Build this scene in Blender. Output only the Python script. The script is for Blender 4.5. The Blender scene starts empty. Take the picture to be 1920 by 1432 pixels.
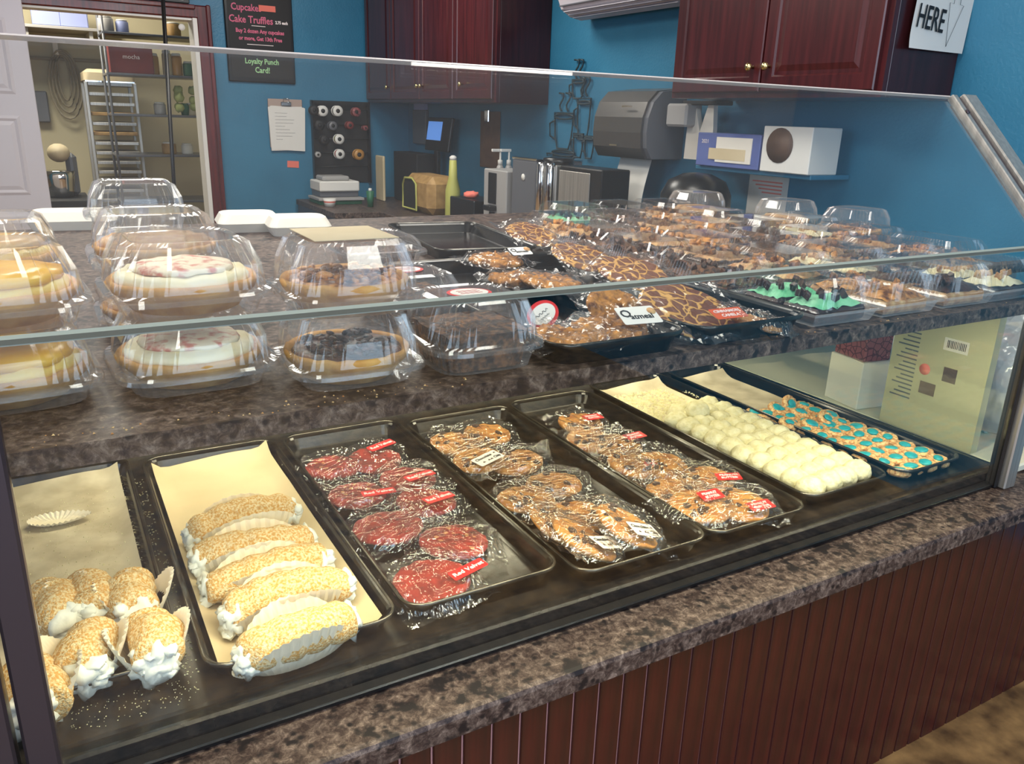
import bpy, bmesh, math, random
from math import sin, cos, pi, radians, sqrt, atan2
from mathutils import Vector, Matrix, Euler, noise
random.seed(7)
sc = bpy.context.scene
COL = sc.collection
# ---------------------------------------------------------------- camera
YAW, PITCH, ROLL, FPX, CZ = radians(30.2789), radians(18.3064), radians(1.8317), 1501.94, 1.31
F_ = Vector((sin(YAW)*cos(PITCH), cos(YAW)*cos(PITCH), -sin(PITCH)))
r0 = Vector((cos(YAW), -sin(YAW), 0)); u0 = r0.cross(F_)
R_ = cos(ROLL)*r0 + sin(ROLL)*u0; U_ = -sin(ROLL)*r0 + cos(ROLL)*u0
CAM = Vector((0, 0, CZ))
cam = bpy.data.cameras.new('camera'); cam.sensor_width = 36; cam.lens = 36*FPX/1920; cam.clip_start = .02
camo = bpy.data.objects.new('camera', cam); COL.objects.link(camo)
M = Matrix.Identity(4)
for i in range(3):
    M[i][0], M[i][1], M[i][2], M[i][3] = R_[i], U_[i], -F_[i], CAM[i]
camo.matrix_world = M; sc.camera = camo
# ---------------------------------------------------------------- light and exposure
sc.view_settings.view_transform = 'Standard'; sc.view_settings.look = 'None'
sc.view_settings.gamma = 1; sc.view_settings.use_curve_mapping = False
sc.view_settings.exposure = 0.4
sc.cycles.transparent_max_bounces = 48; sc.cycles.max_bounces = 8; sc.cycles.caustics_reflective = False; sc.cycles.caustics_refractive = False
w = bpy.data.worlds.new('world'); sc.world = w; w.use_nodes = True
w.node_tree.nodes['Background'].inputs[0].default_value = (.55, .72, 1, 1)
w.node_tree.nodes['Background'].inputs[1].default_value = 1.0
def area(name, loc, rot, sx, sy, power, col):
    l = bpy.data.lights.new(name, 'AREA'); l.shape = 'RECTANGLE'; l.size = sx; l.size_y = sy; l.energy = power; l.color = col
    o = bpy.data.objects.new(name, l); o.location = loc; o.rotation_euler = rot; COL.objects.link(o); return o
area('window_daylight', (-.2, -2.9, 1.75), (radians(90), 0, 0), 4.2, 1.9, 75, (.62, .78, 1))
area('side_window_daylight', (-3.9, 1.2, 1.7), (radians(90), 0, radians(-90)), 2.4, 1.5, 30, (.7, .82, 1))
for i, (x, y, p) in enumerate([(-.6, -.9, 20), (1.4, -.9, 20), (-.4, 1.9, 24), (1.3, 1.7, 24), (.2, 3.9, 26), (1.6, 4.6, 26)]):
    area('ceiling_panel_light', (x, y, 2.66), (0, 0, 0), .58, 1.15, p, (1, .94, .86))
area('kitchen_light', (-.2, 7.9, 2.6), (0, 0, 0), 1.0, .8, 48, (1, .93, .78))
area('case_strip_light', (.83, .92, .9515), (radians(-8), 0, 0), 1.7, .02, 9, (1, .88, .6))
area('case_strip_light', (.83, 1.62, .9515), (radians(10), 0, 0), 1.7, .025, 9, (1, .88, .6))  # extra strip, added for glints on the film and light on tray backs
# ---------------------------------------------------------------- pixel rays onto real planes
def ray(x, y): return F_ + R_*((x-960)/FPX) - U_*((y-716)/FPX)
def pz(x, y, z): d = ray(x, y); return CAM + d*((z-CZ)/d.z)
def py_(x, y, Y): d = ray(x, y); return CAM + d*(Y/d.y)
def px_(x, y, X): d = ray(x, y); return CAM + d*(X/d.x)
# ---------------------------------------------------------------- materials
def srgb(r, g, b):
    f = lambda c: (c/255/12.92 if c/255 <= .04045 else ((c/255+.055)/1.055)**2.4)
    return (f(r), f(g), f(b), 1)
def base(name):
    m = bpy.data.materials.new(name); m.use_nodes = True
    return m, m.node_tree, m.node_tree.nodes['Principled BSDF']
def N(t, k, **kw):
    n = t.nodes.new(k)
    for a, b in kw.items(): setattr(n, a, b)
    return n
def mat(name, c1, c2=None, rough=.5, metal=0, scale=8, stretch=(1, 1, 1), detail=4, bump=0, bscale=None, lo=.35, hi=.65, spec=.5, sss=0, em=None, kind='noise', coat=0, bdist=.002):
    m, t, b = base(name); L = t.links
    b.inputs['Roughness'].default_value = rough; b.inputs['Metallic'].default_value = metal
    b.inputs['Specular IOR Level'].default_value = spec; b.inputs['Base Color'].default_value = c1
    if coat: b.inputs['Coat Weight'].default_value = coat; b.inputs['Coat Roughness'].default_value = .12
    if em: b.inputs['Emission Color'].default_value = c1; b.inputs['Emission Strength'].default_value = em
    if c2 or bump:
        tc = N(t, 'ShaderNodeTexCoord'); mp = N(t, 'ShaderNodeMapping'); mp.inputs['Scale'].default_value = stretch
        L.new(tc.outputs['Object'], mp.inputs['Vector'])
    if c2:
        if kind == 'noise':
            n = N(t, 'ShaderNodeTexNoise'); n.inputs['Scale'].default_value = scale; n.inputs['Detail'].default_value = detail; out = n.outputs[0]
        else:
            n = N(t, 'ShaderNodeTexVoronoi'); n.inputs['Scale'].default_value = scale
            if kind == 'edge': n.feature = 'DISTANCE_TO_EDGE'
            out = n.outputs['Distance']
        L.new(mp.outputs[0], n.inputs['Vector'])
        r = N(t, 'ShaderNodeValToRGB'); r.color_ramp.elements[0].position = lo; r.color_ramp.elements[1].position = hi
        r.color_ramp.elements[0].color = c1; r.color_ramp.elements[1].color = c2
        L.new(out, r.inputs[0]); L.new(r.outputs[0], b.inputs['Base Color'])
    if bump:
        n2 = N(t, 'ShaderNodeTexNoise'); n2.inputs['Scale'].default_value = bscale or scale*3; n2.inputs['Detail'].default_value = 3
        L.new(mp.outputs[0], n2.inputs['Vector'])
        bp = N(t, 'ShaderNodeBump'); bp.inputs['Strength'].default_value = bump; bp.inputs['Distance'].default_value = bdist
        L.new(n2.outputs[0], bp.inputs['Height']); L.new(bp.outputs[0], b.inputs['Normal'])
    return m
def clear(name, tint=(.97, .98, .98, 1), k=1.0, rough=.04, bump=0, bscale=60, ior=1.5, haze=0, stretch=(1, 1, 1), bdist=.002):
    """thin clear film or pane: see-through, mirror-like at glancing angles"""
    m = bpy.data.materials.new(name); m.use_nodes = True; t = m.node_tree; L = t.links
    t.nodes.remove(t.nodes['Principled BSDF']); out = t.nodes['Material Output']
    tr = N(t, 'ShaderNodeBsdfTransparent'); tr.inputs[0].default_value = tint
    gl = N(t, 'ShaderNodeBsdfGlossy'); gl.inputs['Roughness'].default_value = rough; gl.inputs[0].default_value = (1, 1, 1, 1)
    fr = N(t, 'ShaderNodeLayerWeight'); fr.inputs[0].default_value = .5      # Schlick reflectance, the same from both sides
    pw_ = N(t, 'ShaderNodeMath', operation='POWER'); pw_.inputs[1].default_value = 5; L.new(fr.outputs['Facing'], pw_.inputs[0])
    f0 = ((ior-1)/(ior+1))**2
    mu = N(t, 'ShaderNodeMath', operation='MULTIPLY_ADD'); mu.inputs[1].default_value = 1-f0; mu.inputs[2].default_value = f0*k; mu.use_clamp = True
    mx = N(t, 'ShaderNodeMixShader'); L.new(pw_.outputs[0], mu.inputs[0]); L.new(mu.outputs[0], mx.inputs[0])
    L.new(tr.outputs[0], mx.inputs[1]); L.new(gl.outputs[0], mx.inputs[2])
    last = mx
    if haze:
        df = N(t, 'ShaderNodeBsdfDiffuse'); df.inputs[0].default_value = (.9, .9, .92, 1)
        m2 = N(t, 'ShaderNodeMixShader'); m2.inputs[0].default_value = haze
        L.new(mx.outputs[0], m2.inputs[1]); L.new(df.outputs[0], m2.inputs[2]); last = m2
    if bump:
        tc = N(t, 'ShaderNodeTexCoord'); mp = N(t, 'ShaderNodeMapping'); mp.inputs['Scale'].default_value = stretch
        L.new(tc.outputs['Object'], mp.inputs[0])
        n = N(t, 'ShaderNodeTexNoise'); n.inputs['Scale'].default_value = bscale; n.inputs['Detail'].default_value = 2; L.new(mp.outputs[0], n.inputs['Vector'])
        b = N(t, 'ShaderNodeBump'); b.inputs['Strength'].default_value = bump; b.inputs['Distance'].default_value = bdist
        L.new(n.outputs[0], b.inputs['Height'])
        for x in (gl, fr): L.new(b.outputs[0], x.inputs['Normal'])
    L.new(last.outputs[0], out.inputs[0])
    return m
def granite(name):
    m, t, b = base(name); L = t.links; b.inputs['Roughness'].default_value = .42; b.inputs['Specular IOR Level'].default_value = .22
    tc = N(t, 'ShaderNodeTexCoord')
    n1 = N(t, 'ShaderNodeTexNoise'); n1.inputs['Scale'].default_value = 75; n1.inputs['Detail'].default_value = 8; n1.inputs['Roughness'].default_value = .75; n1.inputs['Distortion'].default_value = .5
    v = N(t, 'ShaderNodeTexVoronoi'); v.inputs['Scale'].default_value = 52
    n2 = N(t, 'ShaderNodeTexNoise'); n2.inputs['Scale'].default_value = 34; n2.inputs['Detail'].default_value = 4
    for n in (n1, v, n2): L.new(tc.outputs['Object'], n.inputs['Vector'])
    r = N(t, 'ShaderNodeValToRGB'); e = r.color_ramp.elements
    e[0].position = .33; e[0].color = srgb(30, 25, 24); e[1].position = .7; e[1].color = srgb(150, 132, 120)
    for p, c in ((.45, srgb(66, 53, 49)), (.55, srgb(98, 84, 76))): q = e.new(p); q.color = c
    L.new(n1.outputs[0], r.inputs[0])
    r2 = N(t, 'ShaderNodeValToRGB'); e = r2.color_ramp.elements; e[0].position = .12; e[0].color = (0, 0, 0, 1); e[1].position = .3; e[1].color = (1, 1, 1, 1)
    L.new(v.outputs['Distance'], r2.inputs[0])
    r3 = N(t, 'ShaderNodeValToRGB'); e = r3.color_ramp.elements; e[0].position = .56; e[0].color = (1, 1, 1, 1); e[1].position = .64; e[1].color = (0, 0, 0, 1)
    L.new(n2.outputs[0], r3.inputs[0])
    mth = N(t, 'ShaderNodeMath', operation='MAXIMUM'); L.new(r2.outputs[0], mth.inputs[0]); mth.operation = 'MULTIPLY'; L.new(r3.outputs[0], mth.inputs[1])
    mx = N(t, 'ShaderNodeMix', data_type='RGBA'); L.new(mth.outputs[0], mx.inputs[0]); mx.inputs[6].default_value = srgb(34, 29, 30); L.new(r.outputs[0], mx.inputs[7])
    L.new(mx.outputs[2], b.inputs['Base Color'])
    return m
def wood(name, dark, light, rough=.3, stretch=(40, 40, 2.5), scale=1.2, coat=.3):
    return mat(name, dark, light, rough=rough, scale=scale, stretch=stretch, detail=6, lo=.3, hi=.72, bump=.12, bscale=3, coat=coat)
W = dict(
 wall=mat('teal_wall_paint', srgb(42, 108, 140), srgb(50, 118, 150), rough=.42, scale=3, bump=.35, bscale=95, bdist=.004),
 ceil=mat('ceiling_paint', srgb(205, 203, 198), rough=.8),
 cream=mat('cream_wall_paint', srgb(200, 190, 158), rough=.7),
 custwall=mat('customer_wall_paint', srgb(168, 160, 158), rough=.7),
 floor=mat('floor_stain', srgb(84, 60, 38), srgb(170, 132, 84), rough=.4, scale=16, detail=9, lo=.3, hi=.7, bump=.1),
 granite=granite('brown_laminate'),
 groove=mat('groove_highlight_tone', srgb(186, 140, 140), rough=.4),  # pale colour paints in the light caught along the plank bevels
 cherry=wood('cherry_plank', srgb(34, 6, 9), srgb(74, 18, 17)),
 cabin=wood('cherry_cabinet', srgb(46, 14, 18), srgb(74, 25, 28), coat=.2),
 cabside=wood('cherry_cabinet_side', srgb(40, 12, 16), srgb(58, 20, 24), coat=.2),
 trim=wood('cherry_trim', srgb(60, 14, 18), srgb(110, 30, 28)),
 satin=mat('satin_grey', srgb(118, 116, 114), rough=.34, metal=.85),
 steel=mat('brushed_steel', srgb(176, 172, 166), srgb(200, 196, 188), rough=.38, metal=.8, scale=2, stretch=(60, 60, 1)),
 darksteel=mat('dark_steel_post', srgb(72, 64, 70), rough=.4, metal=.6),
 chrome=mat('chrome', srgb(225, 225, 225), rough=.1, metal=1),
 pan=mat('black_pan', srgb(15, 15, 16), srgb(24, 23, 23), rough=.2, metal=0, spec=.45, scale=30, bump=.05),
 panbed=mat('dusty_pan', srgb(24, 23, 24), srgb(44, 40, 38), rough=.26, metal=.0, spec=.5, scale=26, detail=9, lo=.45, hi=.75),
 rim=mat('worn_pan_rim', srgb(96, 94, 88), srgb(52, 50, 48), rough=.25, metal=.8, scale=20),
 black=mat('black_plastic', srgb(17, 17, 19), rough=.3),
 blackm=mat('black_matte', srgb(22, 22, 24), rough=.6),
 glass=clear('display_glass', (.955, .975, .965, 1), 1.15, 0.0),
 glassedge=mat('glass_edge', srgb(140, 148, 138), rough=.25, spec=.5),
 glasstop=mat('glass_top_edge', srgb(190, 182, 178), rough=.3, spec=.6),
 topglass=clear('lightly_hazed_glass', (.95, .96, .955, 1), 1.15, 0.01, haze=.008),  # slight white haze mixed into the slanted pane
 plastic=clear('clear_clamshell', (.965, .965, .96, 1), 1.7, .06, haze=.06),
 film=clear('cellophane', (.965, .965, .96, 1), 3.0, .09, bump=1.0, bscale=34, haze=.015, bdist=.012, stretch=(1, 2.6, 1)),
 parch=mat('parchment', srgb(196, 178, 142), srgb(212, 196, 162), rough=.7, scale=5, bump=.2, bscale=40),
 wax=mat('waxed_paper', srgb(178, 166, 140), srgb(208, 198, 172), rough=.42, scale=14, detail=8, lo=.4, hi=.62, bump=.3, bscale=30),
 cup=mat('pleated_paper', srgb(236, 226, 202), rough=.8),
 shell=mat('sugared_pastry', srgb(214, 160, 80), srgb(240, 220, 172), rough=.8, scale=260, detail=5, lo=.40, hi=.60, bump=1, bscale=420, bdist=.004),
 creamf=mat('whipped_cream', srgb(232, 232, 220), rough=.45, bump=.5, bscale=90, c2=srgb(216, 222, 216), scale=20),
 cookie=mat('golden_cookie', srgb(150, 86, 28), srgb(200, 142, 66), rough=.75, scale=48, detail=7, lo=.3, hi=.66, bump=1, bscale=95, bdist=.003),
 red=mat('red_velvet_cookie', srgb(108, 14, 12), srgb(176, 46, 32), rough=.6, scale=42, detail=7, lo=.32, hi=.66, bump=1, bscale=95, bdist=.003),
 oat=mat('oatmeal_cookie', srgb(104, 58, 20), srgb(204, 140, 62), rough=.8, scale=70, detail=8, lo=.34, hi=.62, bump=1, bscale=120, bdist=.005),
 chip=mat('chocolate_chip', srgb(58, 32, 22), rough=.4),
 whitechip=mat('white_chip', srgb(214, 150, 96), rough=.5),
 filmb=clear('calm_cellophane', (.97, .97, .965, 1), 1.6, .14, bump=.8, bscale=30, haze=.012, bdist=.01),
 snow=mat('powdered_cookie', srgb(196, 188, 140), srgb(220, 216, 182), rough=.9, scale=60, lo=.3, hi=.6, bump=1, bscale=160, bdist=.003),
 crumb=mat('sugar_crumb_cookie', srgb(190, 122, 60), srgb(236, 202, 142), rough=.85, scale=170, detail=5, lo=.35, hi=.6, bump=1, bscale=240, bdist=.004),
 teal=mat('teal_icing', srgb(28, 148, 162), srgb(52, 176, 184), rough=.35, scale=60),
 lemon=mat('lemon_filling', srgb(240, 172, 10), srgb(250, 200, 60), rough=.25, scale=18),
 lemoncream=mat('lemon_cream', srgb(240, 200, 84), srgb(246, 222, 130), rough=.5, scale=30, bump=.6, bscale=60),
 custard=mat('pale_cream', srgb(240, 226, 170), srgb(248, 240, 208), rough=.5, scale=30, bump=.6, bscale=60),
 plasbase=clear('milky_clamshell_base', (.95, .95, .95, 1), 1.8, .12, haze=.16),
 plasb=clear('clear_ribbed_clamshell', (.975, .975, .97, 1), 1.6, .07, haze=.006),
 crust=mat('pie_crust', srgb(188, 128, 56), srgb(222, 172, 98), rough=.75, scale=30, bump=.6, bscale=80),
 pink=mat('pink_speckled_cream', srgb(214, 128, 108), srgb(244, 232, 204), rough=.5, scale=55, lo=.36, hi=.5, bump=.6, bscale=70),
 nut=mat('caramel_nut', srgb(104, 58, 24), srgb(224, 158, 84), rough=.35, scale=60, lo=.38, hi=.6, bump=.8, bscale=80, bdist=.004),
 darknut=mat('dark_chocolate_nut', srgb(38, 22, 18), srgb(118, 76, 54), rough=.35, scale=70, lo=.42, hi=.65, bump=.9, bscale=90, bdist=.004),
 brown=mat('brown_crumb_cake', srgb(46, 26, 16), srgb(128, 84, 48), rough=.7, scale=90, lo=.42, hi=.66, bump=1, bscale=140, bdist=.005),
 mint=mat('mint_frosting', srgb(96, 190, 138), srgb(150, 220, 176), rough=.5, scale=30, bump=.7, bscale=70),
 choc=mat('chocolate_frosting', srgb(44, 26, 20), srgb(78, 48, 36), rough=.35, scale=40, bump=.7, bscale=60),
 tan=mat('tan_cake', srgb(176, 120, 66), srgb(224, 186, 132), rough=.7, scale=50, bump=.8, bscale=90),
 white=mat('white_card', srgb(222, 220, 214), rough=.6),
 foam=mat('white_foam', srgb(226, 220, 208), rough=.6, bump=.2, bscale=200),
 redlab=mat('red_label', srgb(206, 30, 34), rough=.5),
 orlab=mat('orange_label', srgb(204, 84, 44), rough=.5),
 ink=mat('black_ink', srgb(22, 22, 26), rough=.6),
 whiteink=mat('white_ink', srgb(238, 226, 224), rough=.6),
 pinkch=mat('pink_chalk', srgb(214, 110, 138), rough=.8), greench=mat('green_chalk', srgb(170, 218, 160), rough=.8),
 doorw=mat('door_white_paint', srgb(206, 200, 206), rough=.45),
 brass=mat('brass_knob', srgb(214, 196, 140), rough=.22, metal=1),
 grey=mat('grey_plastic', srgb(96, 98, 104), rough=.35), ltgrey=mat('light_grey_plastic', srgb(160, 158, 156), rough=.4),
 screen=mat('blue_screen', srgb(84, 128, 196), em=.8), blue=mat('blue_carton', srgb(78, 92, 150), srgb(98, 112, 168), rough=.5, scale=6),
 tanpl=mat('tan_basket', srgb(150, 116, 66), srgb(178, 142, 88), rough=.6, scale=20), green=mat('green_plastic', srgb(30, 98, 66), rough=.5),
 yellow=mat('yellow_bottle', srgb(176, 176, 92), rough=.5), board=mat('brown_hardboard', srgb(84, 62, 50), srgb(100, 76, 60), rough=.6, scale=20),
 redbox=mat('red_carton', srgb(128, 46, 44), srgb(112, 38, 38), rough=.6, scale=5), wire=mat('black_wire', srgb(32, 52, 60), rough=.5),
 packet=mat('olive_cream_packet', srgb(184, 180, 146), rough=.5),
 gold=mat('gold_seam', srgb(190, 160, 90), rough=.4), cabtop=mat('cream_table', srgb(206, 204, 186), rough=.45),
 clipbrown=mat('clip_board', srgb(170, 150, 140), rough=.6), coral=mat('coral_note', srgb(232, 120, 104), rough=.7),
 hose=mat('beige_hose', srgb(150, 140, 118), rough=.6), bag=clear('soft_bag', (.9, .9, .9, 1), 2.2, .15, bump=1, bscale=22, haze=.3, bdist=.02),
 amber=mat('amber_jar', srgb(180, 130, 60), rough=.3), leaf=mat('pale_green_leaf', srgb(170, 180, 110), rough=.6),
 darkred=mat('dark_red_lattice', srgb(92, 32, 38), srgb(150, 80, 80), kind='edge', scale=60, lo=.05, hi=.1), paleblue=mat('pale_blue_box', srgb(150, 160, 205), rough=.5),
 glow=mat('lamp_diffuser', (1, .95, .86, 1), em=2.5),
)
def giraffe():
    m, t, b = base('cracked_cinnamon_cookie'); L = t.links; b.inputs['Roughness'].default_value = .6
    tc = N(t, 'ShaderNodeTexCoord'); nz = N(t, 'ShaderNodeTexNoise'); nz.inputs['Scale'].default_value = 30
    L.new(tc.outputs['Object'], nz.inputs['Vector'])
    ad = N(t, 'ShaderNodeMix', data_type='VECTOR'); ad.inputs[0].default_value = .035
    L.new(tc.outputs['Object'], ad.inputs[4]); L.new(nz.outputs['Color'], ad.inputs[5])
    v = N(t, 'ShaderNodeTexVoronoi', feature='DISTANCE_TO_EDGE'); v.inputs['Scale'].default_value = 62; L.new(ad.outputs[1], v.inputs['Vector'])
    r = N(t, 'ShaderNodeValToRGB'); e = r.color_ramp.elements
    e[0].position = .045; e[0].color = srgb(212, 160, 80); e[1].position = .10; e[1].color = srgb(108, 56, 26)
    L.new(v.outputs['Distance'], r.inputs[0]); L.new(r.outputs[0], b.inputs['Base Color'])
    bp = N(t, 'ShaderNodeBump'); bp.inputs['Strength'].default_value = .8; bp.inputs['Distance'].default_value = .003
    L.new(r.outputs[0], bp.inputs['Height']); L.new(bp.outputs[0], b.inputs['Normal'])
    return m
W['giraffe'] = giraffe()
# ---------------------------------------------------------------- mesh helpers
class MB:
    def __init__(s): s.v = []; s.f = []; s.sm = []
    def add(s, vs, fs, smooth=False, mx=None):
        n = len(s.v)
        for p in vs: s.v.append(tuple(mx @ Vector(p)) if mx else tuple(p))
        for f in fs: s.f.append(tuple(i+n for i in f)); s.sm.append(smooth)
        return s
    def box(s, x0, x1, y0, y1, z0, z1, bev=0, mx=None):
        if bev <= 0:
            v = [(x, y, z) for x in (x0, x1) for y in (y0, y1) for z in (z0, z1)]
            return s.add(v, [(0, 1, 3, 2), (4, 6, 7, 5), (0, 4, 5, 1), (2, 3, 7, 6), (0, 2, 6, 4), (1, 5, 7, 3)], mx=mx)
        b = min(bev, (x1-x0)/2.01, (y1-y0)/2.01, (z1-z0)/2.01)
        rg = []
        for z, i in ((z0, b), (z0+b, 0), (z1-b, 0), (z1, b)):
            rg.append([(x0+i, y0+b, z), (x0+b, y0+i, z), (x1-b, y0+i, z), (x1-i, y0+b, z), (x1-i, y1-b, z), (x1-b, y1-i, z), (x0+b, y1-i, z), (x0+i, y1-b, z)])
        return s.loft(rg, mx=mx)
    def loft(s, rings, cap0=True, cap1=True, closed=True, smooth=False, mx=None):
        n = len(rings[0]); v = [p for r in rings for p in r]; f = []
        for k in range(len(rings)-1):
            for i in range(n if closed else n-1):
                j = (i+1) % n; f.append((k*n+i, k*n+j, (k+1)*n+j, (k+1)*n+i))
        if cap0: f.append(tuple(reversed(range(n))))
        if cap1: f.append(tuple((len(rings)-1)*n+i for i in range(n)))
        return s.add(v, f, smooth, mx)
    def lathe(s, prof, seg=20, axis='z', c=(0, 0, 0), smooth=True, mx=None, cap=True):
        rg = []
        for r, h in prof:
            ring = []
            for i in range(seg):
                a = 2*pi*i/seg; p = (r*cos(a), r*sin(a), h)
                if axis == 'x': p = (p[2], p[0], p[1])
                if axis == 'y': p = (p[1], p[2], p[0])
                ring.append((p[0]+c[0], p[1]+c[1], p[2]+c[2]))
            rg.append(ring)
        return s.loft(rg, cap, cap, smooth=smooth, mx=mx)
    def tube(s, pts, r, seg=6, closed=False, mx=None):
        P = [Vector(p) for p in pts]; n = len(P); rg = []
        for i in range(n):
            a = P[(i-1) % n] if closed or i else P[0]; b = P[(i+1) % n] if closed or i < n-1 else P[-1]
            d = (b-a).normalized() if (b-a).length > 1e-9 else Vector((0, 0, 1))
            up = Vector((0, 0, 1)) if abs(d.z) < .9 else Vector((1, 0, 0))
            u = d.cross(up).normalized(); v = d.cross(u)
            rg.append([tuple(P[i] + (u*cos(2*pi*k/seg) + v*sin(2*pi*k/seg))*r) for k in range(seg)])
        if closed: rg.append(rg[0])
        return s.loft(rg, not closed, not closed, smooth=True, mx=mx)
    def sphere(s, c, r, n=8, sq=(1, 1, 1), amp=0, seed=0, mx=None):
        rg = []
        for i in range(1, n):
            t = pi*i/n; ring = []
            for k in range(n*2):
                a = pi*k/n; d = Vector((sin(t)*cos(a), sin(t)*sin(a), -cos(t)))
                q = r*(1+amp*noise.noise(d*2.2+Vector((seed*3.7, seed, 0))))
                ring.append((c[0]+d.x*q*sq[0], c[1]+d.y*q*sq[1], c[2]+d.z*q*sq[2]))
            rg.append(ring)
        return s.loft(rg, smooth=True, mx=mx)
    def mesh(s, name, m):
        me = bpy.data.meshes.new(name); me.from_pydata(s.v, [], s.f)
        me.polygons.foreach_set('use_smooth', s.sm); me.materials.append(m); me.update(); return me
    def obj(s, name, m, parent=None, loc=None, rot=None):
        return link(name, s.mesh(name, m), parent, loc, rot)
def link(name, me, parent=None, loc=None, rot=None):
    o = bpy.data.objects.new(name, me); COL.objects.link(o)
    if parent: o.parent = parent
    if loc is not None: o.location = loc
    if rot is not None: o.rotation_euler = rot
    return o
def tag(o, label, cat, group=None, kind=None):
    if label: o['label'] = label
    if cat: o['category'] = cat
    if group: o['group'] = group
    if kind: o['kind'] = kind
    return o
def thing(name, label, cat, loc=(0, 0, 0), rot=(0, 0, 0), group=None):
    return tag(link(name, None, None, loc, rot), label, cat, group)
def struct(name, mb, m, parent=None):
    o = mb.obj(name, m, parent)
    if not parent: o['kind'] = 'structure'
    return o
def dup(o, label=None, loc=None, rot=None, group=None):
    def cp(a, par):
        c = a.copy(); COL.objects.link(c)
        if par: c.parent = par
        for ch in a.children: cp(ch, c)
        return c
    c = cp(o, None)
    if label: c['label'] = label
    if group: c['group'] = group
    if loc is not None: c.location = loc
    if rot is not None: c.rotation_euler = rot
    return c
def rrect(w, d, r, z, n=5, cx=0, cy=0):
    out = []
    for (sx, sy, a0) in ((1, 1, 0), (-1, 1, 90), (-1, -1, 180), (1, -1, 270)):
        for i in range(n+1):
            a = radians(a0+90*i/n); out.append((cx+sx*(w/2-r)+r*cos(a), cy+sy*(d/2-r)+r*sin(a), z))
    return out
def prism(pts, z0, z1):
    return MB().loft([[(x, y, z0) for x, y in pts], [(x, y, z1) for x, y in pts]])
def text(s, size, m, parent, loc=(0, 0, 0), rot=(0, 0, 0), name='lettering', sx=1, bold=0, align='CENTER', thick=.0003):
    c = bpy.data.curves.new('t', 'FONT'); c.body = s; c.size = size; c.align_x = align; c.align_y = 'CENTER'; c.offset = bold; c.extrude = thick; c.resolution_u = 2
    o = bpy.data.objects.new('t', c); COL.objects.link(o)
    bpy.context.view_layer.update()
    me = bpy.data.meshes.new_from_object(o); bpy.data.objects.remove(o); bpy.data.curves.remove(c)
    me.materials.clear(); me.materials.append(m)
    q = link(name, me, parent, loc, rot); q.scale = (sx, 1, 1); return q
def ns(x, y=0, z=0): return noise.noise(Vector((x, y, z)))
# ================================================================ STRUCTURE
struct('floor', MB().box(-4, 3.2, -3.1, 10.2, -.05, 0), W['floor'])
struct('ceiling', MB().box(-4.1, 3.2, -3.1, 10.2, 2.7, 2.78), W['ceil'])
struct('wall_right', MB().box(2.72, 2.84, -3.1, 6.5, 0, 2.7), W['wall'])
bw = MB().box(1.19, 2.84, 6.5, 6.62, 0, 2.7).box(-4, -1.1, 6.5, 6.62, 0, 2.7).box(-1.1, 1.19, 6.5, 6.62, 1.99, 2.7)
struct('wall_back', bw, W['wall'])
struct('wall_left', MB().box(-4.1, -4, -3.1, .0, 0, 2.7).box(-4.1, -4, 0, 2.4, 0, .95).box(-4.1, -4, 0, 2.4, 2.45, 2.7).box(-4.1, -4, 2.4, 10.2, 0, 2.7), W['custwall'])
struct('wall_front', MB().box(-4, -2.3, -3.1, -3, 0, 2.7).box(1.9, 2.8, -3.1, -3, 0, 2.7).box(-2.3, 1.9, -3.1, -3, 0, .8).box(-2.3, 1.9, -3.1, -3, 2.7-.0, 2.7), W['custwall'])
struct('wall_kitchen_back', MB().box(-4, 3.2, 9.2, 9.3, 0, 2.7), W['cream'])
struct('wall_kitchen_right', MB().box(2.0, 2.1, 6.62, 9.2, 0, 2.7), W['cream'])
struct('trim_1', MB().box(-1.18, 1.12, 6.455, 6.5, 1.9, 1.985, .008).box(-1.16, 1.1, 6.435, 6.456, 1.955, 1.985, .006).box(1.105, 1.195, 6.455, 6.5, 0, 1.985, .008).box(1.17, 1.2, 6.435, 6.456, 0, 1.99, .006).box(-1.19, -1.1, 6.455, 6.5, 0, 1.985, .008), W['trim'])
struct('trim_2', MB().box(1.075, 1.106, 6.44, 6.64, 0, 1.9, .003).box(-1.1, 1.08, 6.47, 6.64, 1.885, 1.901), W['white'])
# open white panelled door leaf, standing in front of the opening
dr = MB().box(-1.1, .045, 6.30, 6.34, .01, 1.925, .004)
door = dr.obj('door_1', W['doorw']); door['kind'] = 'structure'
for (x0, x1, z0, z1) in ((-.43, -.06, 1.35, 1.8), (-.43, -.06, .72, 1.22), (-.43, -.06, .15, .6), (-.98, -.6, .72, 1.22), (-.98, -.6, 1.35, 1.8)):
    p = MB(); R = []
    for i, y in ((0, 6.30), (.018, 6.292), (.035, 6.300), (.06, 6.293)):
        R.append([(x0+i, y, z0+i), (x1-i, y, z0+i), (x1-i, y, z1-i), (x0+i, y, z1-i)])
    p.loft(R, cap0=False).obj('door_panel', W['doorw'], door)
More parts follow.
